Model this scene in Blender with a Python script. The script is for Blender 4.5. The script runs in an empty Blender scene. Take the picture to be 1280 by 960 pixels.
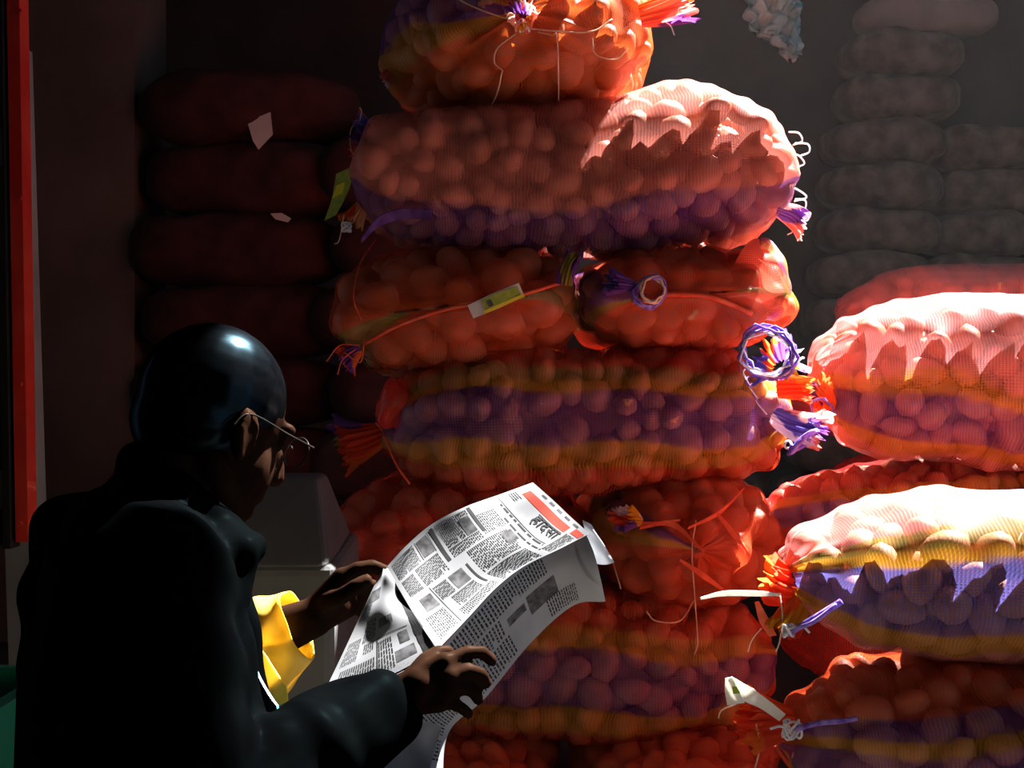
import bpy, bmesh, math, random
import numpy as np
from mathutils import Vector, Matrix, Quaternion
from mathutils.bvhtree import BVHTree

# ------------------------------------------------------------------ camera, sky, sun, fill lights, exposure
scene = bpy.context.scene
C = scene.collection
F = 1280 * 50 / 36.0                      # focal length in pixels of the 1280-wide frame
CAMZ = 1.0
cam_d = bpy.data.cameras.new('camera'); cam_d.lens = 50; cam_d.sensor_width = 36; cam_d.clip_start = 0.05
cam = bpy.data.objects.new('camera', cam_d); C.objects.link(cam)
cam.location = (0, 0, CAMZ); cam.rotation_euler = (math.pi / 2, 0, 0)
scene.camera = cam

world = bpy.data.worlds.new('world'); scene.world = world; world.use_nodes = True
wn = world.node_tree.nodes; wn['Background'].inputs['Color'].default_value = (0.42, 0.66, 1.0, 1)
wn['Background'].inputs['Strength'].default_value = 0.8

SUN_TO = Vector((0.42, 0.42, 0.80)).normalized()
sun_d = bpy.data.lights.new('sun', 'SUN'); sun_d.energy = 72.0; sun_d.angle = math.radians(0.7); sun_d.color = (1.0, 0.97, 0.94)
sun = bpy.data.objects.new('sun', sun_d); C.objects.link(sun)
sun.rotation_euler = SUN_TO.to_track_quat('Z', 'Y').to_euler(); sun.location = (3, 6, 8)

def area(name, loc, target, sx, sy, power, col):
    d = bpy.data.lights.new(name, 'AREA'); d.shape = 'RECTANGLE'; d.size = sx; d.size_y = sy; d.energy = power; d.color = col
    o = bpy.data.objects.new(name, d); C.objects.link(o); o.location = loc
    v = Vector(target) - Vector(loc); o.rotation_euler = v.to_track_quat('-Z', 'Y').to_euler(); return o
# area fills added in two invented doorways, cut into wall_right and wall_left
area('right_fill', (3.42, 0.55, 1.45), (0.3, 3.0, 1.1), 2.2, 2.3, 5.4, (1.0, 0.86, 0.74))
area('left_fill', (-2.52, 2.95, 1.3), (-0.3, 3.1, 0.9), 0.8, 1.9, 2.2, (1.0, 0.62, 0.45))

scene.view_settings.view_transform = 'Standard'; scene.view_settings.look = 'None'
scene.view_settings.exposure = 0.0; scene.view_settings.gamma = 1.0; scene.view_settings.use_curve_mapping = False
try:
    scene.cycles.transparent_max_bounces = 24
except Exception:
    pass

# ------------------------------------------------------------------ helpers
def px(x, y, D):
    return np.array([(x - 640) / F * D, D, CAMZ - (y - 480) / F * D])
def V(a): return Vector((float(a[0]), float(a[1]), float(a[2])))
def link(o, parent=None, pm=None):
    C.objects.link(o)
    if parent is not None:
        o.parent = parent
        if pm is not None: o.matrix_parent_inverse = pm.inverted()
    return o
def tag(o, label, cat, group=None, kind=None):
    if label: o['label'] = label
    if cat: o['category'] = cat
    if group: o['group'] = group
    if kind: o['kind'] = kind
    return o
def mesh_obj(name, verts, faces, mat, parent=None, pm=None, smooth=True):
    me = bpy.data.meshes.new(name)
    me.from_pydata([tuple(map(float, v)) for v in verts], [], [tuple(map(int, f)) for f in faces])
    if mat: me.materials.append(mat)
    if smooth: me.polygons.foreach_set('use_smooth', [True] * len(me.polygons))
    me.update()
    return link(bpy.data.objects.new(name, me), parent, pm)
def empty(name, loc, rz=0.0):
    o = bpy.data.objects.new(name, None); o.empty_display_size = 0.1
    o.location = loc; o.rotation_euler = (0, 0, rz); C.objects.link(o)
    return o, Matrix.Translation(Vector(loc)) @ Matrix.Rotation(rz, 4, 'Z')
class MB:
    """collects simple shapes into one mesh"""
    def __init__(s): s.v = []; s.f = []
    def box(s, a, b, M=None):
        n = len(s.v)
        for z in (a[2], b[2]):
            for y in (a[1], b[1]):
                for x in (a[0], b[0]):
                    p = Vector((x, y, z)); s.v.append(tuple(M @ p) if M else tuple(p))
        for q in ((0,2,3,1),(4,5,7,6),(0,1,5,4),(2,6,7,3),(0,4,6,2),(1,3,7,5)): s.f.append(tuple(n + i for i in q))
        return s
    def tube(s, pts, r, sides=6, r1=None, cap=True):
        pts = [Vector(p) for p in pts]; n0 = len(s.v); m = len(pts)
        for i, p in enumerate(pts):
            d = (pts[min(i+1, m-1)] - pts[max(i-1, 0)]); d = d.normalized() if d.length > 1e-9 else Vector((0,0,1))
            a = d.orthogonal().normalized() if i == 0 else (a - d * a.dot(d)).normalized() if (a - d * a.dot(d)).length > 1e-6 else d.orthogonal().normalized()
            b = d.cross(a); rr = r if r1 is None else r + (r1 - r) * i / (m - 1)
            for k in range(sides):
                t = 2 * math.pi * k / sides; s.v.append(tuple(p + a * (rr * math.cos(t)) + b * (rr * math.sin(t))))
        for i in range(m - 1):
            for k in range(sides):
                k2 = (k + 1) % sides
                s.f.append((n0 + i*sides + k, n0 + i*sides + k2, n0 + (i+1)*sides + k2, n0 + (i+1)*sides + k))
        if cap:
            s.f.append(tuple(n0 + k for k in reversed(range(sides)))); s.f.append(tuple(n0 + (m-1)*sides + k for k in range(sides)))
        return s
    def build(s, name, mat, parent=None, pm=None, smooth=False):
        return mesh_obj(name, s.v, s.f, mat, parent, pm, smooth)
def smooth_path(pts, n=8):
    P = [np.array(p, float) for p in pts]; P = [2*P[0]-P[1]] + P + [2*P[-1]-P[-2]]; out = []
    for i in range(1, len(P) - 2):
        for k in range(n):
            t = k / n; a, b, c, d = P[i-1], P[i], P[i+1], P[i+2]
            out.append(0.5 * (2*b + (c-a)*t + (2*a-5*b+4*c-d)*t*t + (3*b-a-3*c+d)*t**3))
    out.append(P[-2]); return out

# ------------------------------------------------------------------ materials
def new_mat(name):
    m = bpy.data.materials.new(name); m.use_nodes = True; nt = m.node_tree
    for n in list(nt.nodes): nt.nodes.remove(n)
    out = nt.nodes.new('ShaderNodeOutputMaterial'); return m, nt, out
def noise_mat(name, c1, c2, scale=8.0, rough=0.8, bump=0.0, spec=0.3, metallic=0.0, coat=0.0, detail=5.0):
    m, nt, out = new_mat(name); N = nt.nodes; Lk = nt.links
    p = N.new('ShaderNodeBsdfPrincipled'); tc = N.new('ShaderNodeTexCoord'); no = N.new('ShaderNodeTexNoise')
    no.inputs['Scale'].default_value = scale; no.inputs['Detail'].default_value = detail
    Lk.new(tc.outputs['Object'], no.inputs['Vector'])
    r = N.new('ShaderNodeValToRGB'); r.color_ramp.elements[0].position = 0.35; r.color_ramp.elements[1].position = 0.68
    r.color_ramp.elements[0].color = (*c1, 1); r.color_ramp.elements[1].color = (*c2, 1)
    Lk.new(no.outputs['Fac'], r.inputs['Fac']); Lk.new(r.outputs['Color'], p.inputs['Base Color'])
    p.inputs['Roughness'].default_value = rough; p.inputs['Specular IOR Level'].default_value = spec
    p.inputs['Metallic'].default_value = metallic; p.inputs['Coat Weight'].default_value = coat
    if bump:
        b = N.new('ShaderNodeBump'); b.inputs['Strength'].default_value = bump; b.inputs['Distance'].default_value = 0.01
        Lk.new(no.outputs['Fac'], b.inputs['Height']); Lk.new(b.outputs['Normal'], p.inputs['Normal'])
    Lk.new(p.outputs['BSDF'], out.inputs['Surface']); return m
def matte_mat(name, c1, c2, scale, gloss=0.0, grough=.25, gcol=(1, 1, 1)):
    m, nt, out = new_mat(name); N = nt.nodes; Lk = nt.links
    tc = N.new('ShaderNodeTexCoord'); no = N.new('ShaderNodeTexNoise'); no.inputs['Scale'].default_value = scale; Lk.new(tc.outputs['Object'], no.inputs['Vector'])
    r = N.new('ShaderNodeValToRGB'); r.color_ramp.elements[0].position = .35; r.color_ramp.elements[1].position = .65
    r.color_ramp.elements[0].color = (*c1, 1); r.color_ramp.elements[1].color = (*c2, 1); Lk.new(no.outputs['Fac'], r.inputs['Fac'])
    d = N.new('ShaderNodeBsdfDiffuse'); Lk.new(r.outputs['Color'], d.inputs['Color'])
    g = N.new('ShaderNodeBsdfGlossy'); g.inputs['Roughness'].default_value = grough; g.inputs['Color'].default_value = (*gcol, 1)
    mx = N.new('ShaderNodeMixShader'); mx.inputs[0].default_value = gloss
    Lk.new(d.outputs[0], mx.inputs[1]); Lk.new(g.outputs[0], mx.inputs[2]); Lk.new(mx.outputs[0], out.inputs['Surface']); return m
def cloth_mat(name, c1, c2, scale=20.0, trans=0.4):
    m, nt, out = new_mat(name); N = nt.nodes; Lk = nt.links
    tc = N.new('ShaderNodeTexCoord'); no = N.new('ShaderNodeTexNoise'); no.inputs['Scale'].default_value = scale; no.inputs['Detail'].default_value = 4
    Lk.new(tc.outputs['Object'], no.inputs['Vector'])
    r = N.new('ShaderNodeValToRGB'); r.color_ramp.elements[0].position = 0.35; r.color_ramp.elements[1].position = 0.65
    r.color_ramp.elements[0].color = (*c1, 1); r.color_ramp.elements[1].color = (*c2, 1)
    Lk.new(no.outputs['Fac'], r.inputs['Fac'])
    d = N.new('ShaderNodeBsdfDiffuse'); t = N.new('ShaderNodeBsdfTranslucent'); mx = N.new('ShaderNodeMixShader'); mx.inputs[0].default_value = trans
    Lk.new(r.outputs['Color'], d.inputs['Color']); Lk.new(r.outputs['Color'], t.inputs['Color'])
    Lk.new(d.outputs[0], mx.inputs[1]); Lk.new(t.outputs[0], mx.inputs[2]); Lk.new(mx.outputs[0], out.inputs['Surface']); return m
def net_mat(name, holes=0.5, amp=0.5, pitch=0.0048):
    """woven plastic netting: coloured threads (attribute Col), open holes between them"""
    m, nt, out = new_mat(name); N = nt.nodes; Lk = nt.links
    col = N.new('ShaderNodeAttribute'); col.attribute_name = 'Col'
    den = N.new('ShaderNodeAttribute'); den.attribute_name = 'Dens'
    uv = N.new('ShaderNodeUVMap'); sep = N.new('ShaderNodeSeparateXYZ'); Lk.new(uv.outputs['UV'], sep.inputs[0])
    def M(op, a, b=None, c=None):
        n = N.new('ShaderNodeMath'); n.operation = op
        for i, x in enumerate((a, b, c)):
            if x is None: continue
            if isinstance(x, (int, float)): n.inputs[i].default_value = x
            else: Lk.new(x, n.inputs[i])
        return n.outputs[0]
    wob = N.new('ShaderNodeTexNoise'); wob.inputs['Scale'].default_value = 9; Lk.new(uv.outputs['UV'], wob.inputs['Vector'])
    wv = M('MULTIPLY', wob.outputs['Fac'], 0.02)
    su = M('SINE', M('MULTIPLY', M('ADD', sep.outputs['X'], wv), 2*math.pi/pitch))
    sv = M('SINE', M('MULTIPLY', M('ADD', sep.outputs['Y'], wv), 2*math.pi/(pitch*0.8)))
    thr = M('MAXIMUM', su, M('MULTIPLY', sv, 0.8))
    vary = N.new('ShaderNodeTexNoise'); vary.inputs['Scale'].default_value = 5; Lk.new(uv.outputs['UV'], vary.inputs['Vector'])
    a2 = M('MULTIPLY', vary.outputs['Fac'], amp)
    fac = M('ADD', den.outputs['Fac'], M('MULTIPLY', M('SUBTRACT', thr, 0.35), a2))
    cl = N.new('ShaderNodeClamp'); Lk.new(fac, cl.inputs['Value'])
    d = N.new('ShaderNodeBsdfPrincipled'); t = N.new('ShaderNodeBsdfTranslucent'); mx = N.new('ShaderNodeMixShader'); mx.inputs[0].default_value = 0.45
    d.inputs['Roughness'].default_value = 0.4; d.inputs['Specular IOR Level'].default_value = 0.55
    Lk.new(col.outputs['Color'], d.inputs['Base Color']); Lk.new(col.outputs['Color'], t.inputs['Color'])
    Lk.new(d.outputs[0], mx.inputs[1]); Lk.new(t.outputs[0], mx.inputs[2])
    tr = N.new('ShaderNodeBsdfTransparent'); m2 = N.new('ShaderNodeMixShader')
    Lk.new(cl.outputs[0], m2.inputs[0]); Lk.new(tr.outputs[0], m2.inputs[1]); Lk.new(mx.outputs[0], m2.inputs[2])
    Lk.new(m2.outputs[0], out.inputs['Surface']); return m
def attr_cloth(name, trans=0.4):
    m, nt, out = new_mat(name); N = nt.nodes; Lk = nt.links
    col = N.new('ShaderNodeAttribute'); col.attribute_name = 'Col'
    d = N.new('ShaderNodeBsdfDiffuse'); t = N.new('ShaderNodeBsdfTranslucent'); mx = N.new('ShaderNodeMixShader'); mx.inputs[0].default_value = trans
    Lk.new(col.outputs['Color'], d.inputs['Color']); Lk.new(col.outputs['Color'], t.inputs['Color'])
    Lk.new(d.outputs[0], mx.inputs[1]); Lk.new(t.outputs[0], mx.inputs[2]); Lk.new(mx.outputs[0], out.inputs['Surface']); return m

RED = (0.78, 0.085, 0.035); ORANGE = (0.85, 0.17, 0.035); PURPLE = (0.20, 0.07, 0.33); YELLOW = (0.72, 0.36, 0.03)
BLUE = (0.16, 0.14, 0.50); OLIVE = (0.34, 0.27, 0.05); PINK = (0.80, 0.27, 0.22)
M_net = net_mat('red_netting')
M_potato = noise_mat('potato_skin', (0.36, 0.125, 0.062), (0.54, 0.24, 0.135), scale=0.9, rough=0.55, bump=0.15, spec=0.35)
M_tuft = attr_cloth('gathered_netting', 0.45)
M_thread = cloth_mat('pale_jute_thread', (0.65, 0.40, 0.28), (0.85, 0.66, 0.5), 30, 0.2)
M_redthread = cloth_mat('red_twine', (0.75, 0.10, 0.05), (0.9, 0.2, 0.1), 30, 0.3)
M_white = cloth_mat('white_twine', (0.80, 0.78, 0.82), (0.95, 0.93, 0.95), 60, 0.3)
M_violet = cloth_mat('violet_twine', (0.20, 0.09, 0.50), (0.42, 0.30, 0.75), 60, 0.3)
M_tagpaper = cloth_mat('tag_paper', (0.80, 0.78, 0.72), (0.88, 0.86, 0.80), 40, 0.25)
M_taggreen = cloth_mat('tag_print_green', (0.30, 0.42, 0.06), (0.45, 0.50, 0.10), 90, 0.1)
M_tagyellow = cloth_mat('tag_print_yellow', (0.85, 0.70, 0.04), (0.90, 0.76, 0.08), 30, 0.1)
M_tagdark = cloth_mat('tag_print_dark', (0.04, 0.05, 0.10), (0.10, 0.10, 0.12), 90, 0.0)
M_concrete = noise_mat('concrete_floor', (0.03, 0.024, 0.02), (0.055, 0.045, 0.038), 3, 0.95, 0.3)
M_wall = noise_mat('sooty_plaster', (0.10, 0.075, 0.065), (0.17, 0.13, 0.115), 1.3, 0.95, 0.3)
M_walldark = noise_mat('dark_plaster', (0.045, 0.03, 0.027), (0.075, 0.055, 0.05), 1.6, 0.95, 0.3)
M_roof = noise_mat('roof_sheet', (0.10, 0.09, 0.085), (0.14, 0.13, 0.12), 2, 0.8)
M_jute = noise_mat('jute_weave', (0.15, 0.115, 0.09), (0.30, 0.24, 0.18), 9, 0.95, 0.4)

# ------------------------------------------------------------------ the setting
def slab(name, a, b, mat, parts=None):
    o = MB().box(a, b).build(name, mat); o['kind'] = 'structure'; return o
slab('floor', (-2.8, -2.6, -0.1), (3.6, 9.6, 0.0), M_concrete)
def frame_wall(name, boxes, mat):
    m = MB()
    for a, b in boxes: m.box(a, b)
    o = m.build(name, mat); o['kind'] = 'structure'; return o
# roof with one open bay over the stacks: sun and sky come in here
HX0, HX1, HY0, HY1, RZ = 1.18, 3.4, 3.30, 5.42, 4.0
frame_wall('ceiling', [((-2.8, -2.6, RZ), (HX0, 9.6, RZ+.05)), ((HX1, -2.6, RZ), (3.6, 9.6, RZ+.05)),
                       ((HX0, -2.6, RZ), (HX1, HY0, RZ+.05)), ((HX0, HY1, RZ), (HX1, 9.6, RZ+.05))], M_roof)
frame_wall('wall_right', [((3.5, -2.6, 0), (3.6, -.7, RZ)), ((3.5, 1.8, 0), (3.6, 9.6, RZ)), ((3.5, -.7, 2.7), (3.6, 1.8, RZ))], M_wall)
frame_wall('wall_left', [((-2.8, -2.6, 0), (-2.6, 2.5, RZ)), ((-2.8, 3.4, 0), (-2.6, 9.6, RZ)), ((-2.8, 2.5, 2.3), (-2.6, 3.4, RZ))], M_walldark)
slab('wall_back', (-2.8, 9.5, 0), (3.6, 9.7, RZ), M_wall)
slab('wall_front', (-2.8, -2.7, 0), (3.6, -2.6, RZ), M_walldark)

# ------------------------------------------------------------------ potatoes
def potato_mesh(k):
    rnd = random.Random(50 + k); bm = bmesh.new(); bmesh.ops.create_icosphere(bm, subdivisions=2, radius=1.0)
    ph = [rnd.uniform(0, 6.28) for _ in range(6)]
    for v in bm.verts:
        c = v.co; s = 1 + 0.05*math.sin(2.3*c.x+ph[0]) + 0.05*math.sin(2.1*c.y+ph[1]) + 0.04*math.sin(3.1*c.z+ph[2]) + 0.02*math.sin(6*c.x+5*c.y+ph[3])
        v.co = c * s
    me = bpy.data.meshes.new('potato'); bm.to_mesh(me); bm.free()
    me.materials.append(M_potato); me.polygons.foreach_set('use_smooth', [True]*len(me.polygons)); return me
POT = [potato_mesh(k) for k in range(6)]
POT_V = [np.array([v.co[:] for v in m.vertices]) for m in POT]
POT_F = [np.array([p.vertices[:] for p in m.polygons]) for m in POT]
bm = bmesh.new(); bmesh.ops.create_icosphere(bm, subdivisions=1, radius=1.0)
LOW_V = np.array([v.co[:] for v in bm.verts]); LOW_F = np.array([[v.index for v in f.verts] for f in bm.faces]); bm.free()

ALL_POT = []       # (centre, R, scale, variant, sack index, score, surface point)
INNER = []         # second layer, behind the first
CORES = []         # opaque shrunken hull added inside each sack to block sunlight
NETS = []          # BVH of each net, world coordinates

def rand_rot(rng):
    q = rng.normal(size=4); q /= np.linalg.norm(q)
    return np.array(Quaternion(q).to_matrix())

def net_object(name, P, L, perim, cols, dens, mat, parent, pm):
    nu, nv = P.shape[:2]
    verts = P.reshape(-1, 3)
    i = np.arange(nu - 1)[:, None]; j = np.arange(nv)[None, :]; j2 = (j + 1) % nv
    q = np.stack([i*nv + j, i*nv + j2, (i+1)*nv + j2, (i+1)*nv + j], -1).reshape(-1, 4)
    me = bpy.data.meshes.new(name)
    me.vertices.add(len(verts)); me.vertices.foreach_set('co', verts.ravel().astype(np.float32))
    me.loops.add(q.size); me.loops.foreach_set('vertex_index', q.ravel().astype(np.int32))
    me.polygons.add(len(q)); me.polygons.foreach_set('loop_start', np.arange(0, q.size, 4).astype(np.int32))
    me.polygons.foreach_set('loop_total', np.full(len(q), 4, np.int32))
    me.update(calc_edges=True)
    me.polygons.foreach_set('use_smooth', np.ones(len(q), bool))
    uvl = me.uv_layers.new(name='UVMap')
    u = (np.arange(nu)/(nu-1)*L); v = np.arange(nv+1)/nv*perim
    I = np.broadcast_to(i, (nu-1, nv)); J = np.broadcast_to(j, (nu-1, nv))
    uvs = np.stack([np.stack([u[I], v[J]], -1), np.stack([u[I], v[J+1]], -1), np.stack([u[I+1], v[J+1]], -1), np.stack([u[I+1], v[J]], -1)], 2)
    uvl.data.foreach_set('uv', uvs.reshape(-1).astype(np.float32))
    ca = me.attributes.new('Col', 'FLOAT_COLOR', 'POINT')
    ca.data.foreach_set('color', np.concatenate([cols.reshape(-1, 3), np.ones((len(verts), 1))], 1).ravel().astype(np.float32))
    da = me.attributes.new('Dens', 'FLOAT', 'POINT'); da.data.foreach_set('value', dens.ravel().astype(np.float32))
    me.materials.append(mat)
    return link(bpy.data.objects.new(name, me), parent, pm), q

SACKS = []
def sack(label, phrase, x0, x1, z0, z1, yc, W, yaw=0.0, axis='x', ends=('tied', 'tied'), stripes=(), base=ORANGE, seed=1, hook=None,
         pr=(0.023, 0.041), dens=0.43, res=(170, 124), potatoes=True, boxy=0.72, pw=3.0, tilt=(0, 0), group='red net sacks of potatoes', elong=(1.05, 1.7), spacing=1.62, rot=0.0, taut=22):
    """a net sack lying along x (or, axis 'y', end towards the viewer); x0..x1, z0..z1 its outline, yc its middle"""
    rng = np.random.default_rng(seed)
    if axis == 'x': L = x1 - x0; Wd = W; ang = yaw
    else: L = W; Wd = x1 - x0; ang = math.pi/2 + yaw
    H = z1 - z0; xc = (x0 + x1)/2
    root, pm = empty('potato_sack', (xc, yc, z0), ang)
    tag(root, label, 'sack', group)
    nu, nv = res
    s = np.linspace(-1, 1, nu); t = np.sin(s*math.pi/2*0.995); ph = np.arange(nv)/nv*2*math.pi
    at = np.abs(t)
    def prof(kind):
        if kind == 'tied': a = np.maximum(1 - at**pw, 0)**0.5; return np.maximum(a, 0.03), np.maximum(a, 0.03)
        a = np.maximum(1 - at**(pw+0.6), 0)**0.5; return np.maximum(np.maximum(1 - at**(pw+3), 0)**0.16, 0.45), np.maximum(a, 0.02)
    ayL, azL = prof(ends[0]); ayR, azR = prof(ends[1])
    ay = np.where(t < 0, ayL, ayR); az = np.where(t < 0, azL, azR)
    cs, sn = np.cos(ph), np.sin(ph)
    cy = np.sign(cs)*np.abs(cs)**boxy; cz = np.sign(sn)*np.abs(sn)**boxy
    nph = rng.uniform(0, 6.28, 12)
    T, PH = np.meshgrid(t, ph, indexing='ij')
    lump = 1 + 0.035*np.sin(5*T + nph[0] + np.cos(PH)) + 0.03*np.sin(3*T + 2*PH + nph[1]) + 0.025*np.sin(9*T + PH + nph[2]) + 0.02*np.cos(3*PH + 4*T + nph[3])
    endk = np.where(T < 0, ends[0] == 'tied', ends[1] == 'tied')
    pl = np.exp(-(1 - np.abs(T))/0.05)*endk
    lump = lump*(1 + pl*(0.22*np.cos(9*PH + nph[4]) + 0.12*np.cos(17*PH + nph[5])))
    X = T*L/2; Y = ay[:, None]*cy[None]*Wd/2*lump; Z = az[:, None]*cz[None]*H/2*lump
    # seam of a sewn end: tilted line
    e0 = np.clip((-T - 0.55)/0.45, 0, 1)**2; e1 = np.clip((T - 0.55)/0.45, 0, 1)**2
    Z = Z + Y*(tilt[0]*e0 + tilt[1]*e1)
    Pp = np.stack([X, Y, Z + H/2], -1)
    if hook: Pp = hook(Pp, T, PH, L, Wd, H)
    def normals(A):
        du = np.gradient(A, axis=0); dv = np.roll(A, -1, 1) - np.roll(A, 1, 1)
        n = np.cross(du, dv); n /= np.linalg.norm(n, axis=-1, keepdims=True) + 1e-12
        c = np.array([0, 0, H/2]); flip = np.sum(n*(A - c), -1).mean() < 0
        return -n if flip else n
    Nn = normals(Pp)
    Rz = np.array([[math.cos(ang), -math.sin(ang), 0], [math.sin(ang), math.cos(ang), 0], [0, 0, 1]])
    org = np.array([xc, yc, z0]); camp = np.array([0, 0, CAMZ])
    Wp = Pp @ Rz.T + org; Wn = Nn @ Rz.T
    idx = len(SACKS)
    # potatoes just under the net, where they can be seen
    if potatoes:
        du = np.linalg.norm(np.gradient(Wp, axis=0), axis=-1); dv = np.linalg.norm(np.roll(Wp, -1, 1) - Wp, axis=-1)
        area_w = (du*dv).ravel()
        view = camp - Wp; view /= np.linalg.norm(view, axis=-1, keepdims=True)
        facing = np.sum(view*Wn, -1)
        ok = (facing > -0.30) | (Wn[..., 2] > 0.25); w = area_w*ok.ravel()*(np.minimum(ay, az) > 0.28).repeat(nv)
        w /= w.sum(); cand = rng.choice(len(w), 2600, p=w)
        flatP = Wp.reshape(-1, 3); flatN = Wn.reshape(-1, 3); flatF = facing.ravel()
        chosen = []; cs_ = np.zeros((0, 3)); rs_ = np.zeros(0)
        for c in cand:
            r = rng.uniform(*pr); p = flatP[c]
            pxx = 640 + p[0]/p[1]*F
            if pxx > 1560: continue
            ctr = p - flatN[c]*(r*0.88 + rng.uniform(0, .014))
            if len(cs_) and np.any(np.linalg.norm(cs_ - ctr, axis=1) < (rs_ + r)*spacing/2): continue
            cs_ = np.vstack([cs_, ctr]); rs_ = np.append(rs_, r)
            R = rand_rot(rng); e = rng.uniform(*elong); sc = np.array([r*e**0.6, r/e**0.2, r/e**0.35])*1.03
            chosen.append((ctr, R, sc, int(rng.integers(6)), idx, flatF[c]*r/p[1], p, flatF[c]))
        # net drawn over the potatoes
        disp = np.full(Pp.shape[:2], -0.016); df = disp.ravel()
        for ctr, R, sc, k, _i, _s, p, _f in chosen:
            d2 = np.sum((flatP - ctr)**2, -1); near = np.nonzero(d2 < (sc.max()*1.7)**2)[0]
            Q = (flatP[near] - ctr) @ R / (sc*1.13); Dn = flatN[near] @ R / (sc*1.13)
            A = np.sum(Dn*Dn, -1); B = np.sum(Q*Dn, -1); Cc = np.sum(Q*Q, -1) - 1; disc = B*B - A*Cc
            tt = np.where(disc > 0, (-B + np.sqrt(np.maximum(disc, 0)))/A, -1)
            df[near] = np.maximum(df[near], np.minimum(tt, 0.02))
        disp = df.reshape(disp.shape); lock = disp.copy(); fade = np.clip((np.minimum(ay, az) - 0.1)/0.25, 0, 1)[:, None]
        for _ in range(taut):
            avg = (np.roll(disp, 1, 1) + np.roll(disp, -1, 1) + np.vstack([disp[:1], disp[:-1]]) + np.vstack([disp[1:], disp[-1:]]))/4
            disp = np.maximum(lock, avg)
        for _ in range(2):
            disp = 0.5*disp + 0.125*(np.roll(disp, 1, 1) + np.roll(disp, -1, 1) + np.vstack([disp[:1], disp[:-1]]) + np.vstack([disp[1:], disp[-1:]])) 
        Pp = Pp + Nn*(disp*fade)[..., None]
        ALL_POT.extend(chosen)
        # a second layer behind
        ctr_l = np.array([0, 0, H/2]) @ Rz.T + org
        CORES.append(((Pp - [0, 0, H/2])*[.80, .66, .60] + [0, 0, H/2])[::6, ::6] @ Rz.T + org)
        for c in rng.choice(len(w), 170, p=w):
            p = flatP[c] - flatN[c]*rng.uniform(0.075, 0.10)
            if 640 + p[0]/p[1]*F > 1500: continue
            INNER.append((p, rand_rot(rng), np.array([0.043, 0.036, 0.034])*rng.uniform(0.85, 1.1)))
    else:
        bump = 0.010*np.sin(T*L/0.02 + nph[6])*np.sin(PH*14 + nph[7] + 3*np.sin(7*T)); Pp = Pp + Nn*bump[..., None]*np.clip(az[:, None]*2-.4, 0, 1)[..., None]
    # colours of the threads: bands woven along the length
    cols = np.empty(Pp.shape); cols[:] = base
    wob = 5*np.sin(3*T + nph[8]) + 3*np.sin(8*T + nph[9])
    deg = (np.degrees(PH) + rot + wob) % 360
    for (c, hw, col) in stripes:
        d = np.abs((deg - c + 180) % 360 - 180); k = np.clip((hw - d)/2.0 + 0.5, 0, 1)[..., None]
        cols = cols*(1 - k) + np.array(col)*k
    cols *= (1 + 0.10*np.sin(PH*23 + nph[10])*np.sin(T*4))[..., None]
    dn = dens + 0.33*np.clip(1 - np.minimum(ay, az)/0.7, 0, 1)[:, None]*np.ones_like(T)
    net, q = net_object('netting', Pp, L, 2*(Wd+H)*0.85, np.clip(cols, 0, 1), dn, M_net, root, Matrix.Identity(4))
    Wp = Pp @ Rz.T + org
    if potatoes:
        Wc = Wp[::3, ::3]; a_, b_ = Wc.shape[:2]; ii = np.arange(a_-1)[:, None]; jj = np.arange(b_)[None]; jk = (jj+1) % b_
        NETS.append(BVHTree.FromPolygons(Wc.reshape(-1, 3).tolist(), np.stack([ii*b_+jj, ii*b_+jk, (ii+1)*b_+jk, (ii+1)*b_+jj], -1).reshape(-1, 4).tolist()))
    else: NETS.append(None)
    SACKS.append(dict(root=root, pm=pm, phrase=phrase, P=Wp, ang=ang))
    return SACKS[-1]

def tuft(S, base, direction, length, r0, r1, colors, seed, name='tuft', flat=1.0, k=17):
    """the gathered mouth of the sack beyond its tie: a pleated, frayed flare of netting"""
    rng = np.random.default_rng(seed); d = Vector(direction).normalized(); a = d.orthogonal().normalized(); b = d.cross(a)
    nu, nv = 16, 132; ph = np.arange(nv)/nv*2*math.pi; vs = []; cs = []; p0, p1, p2 = rng.uniform(0, 6.28, 3)
    fray = rng.uniform(0.70, 1.1, nv); fray = 0.6*fray + 0.4*np.roll(fray, 1); bend = rng.uniform(-0.25, 0.25, 2)
    for i in range(nu):
        t = i/(nu-1)
        for j in range(nv):
            rr = (r0 + (r1 - r0)*t**0.8)*(1 + (0.12 + 0.14*t)*math.sin(k*ph[j] + p0 + 1.5*t) + 0.22*t*math.sin(3*ph[j] + p1) + .16*t*math.sin(7*ph[j] + p2 + 3*t))
            x = length*t*(1 if t < 0.6 else 1 + (fray[j]-1)*(t-0.6)/0.4)
            c, s = math.cos(ph[j]), math.sin(ph[j])
            p = V(base) + d*x + a*(rr*c + bend[0]*length*t*t) + b*(rr*s*flat + bend[1]*length*t*t); vs.append(p)
            kk = (ph[j]/(2*math.pi)*len(colors) + 0.4*math.sin(4*t + p2)) % len(colors); cs.append((*colors[int(kk)], 1))
    fs = [(i*nv+j, i*nv+(j+1) % nv, (i+1)*nv+(j+1) % nv, (i+1)*nv+j) for i in range(nu-1) for j in range(nv)]
    o = mesh_obj(name, vs, fs, M_tuft, S['root'], S['pm'])
    ca = o.data.attributes.new('Col', 'FLOAT_COLOR', 'POINT'); ca.data.foreach_set('color', np.array(cs, np.float32).ravel()); return o
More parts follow.
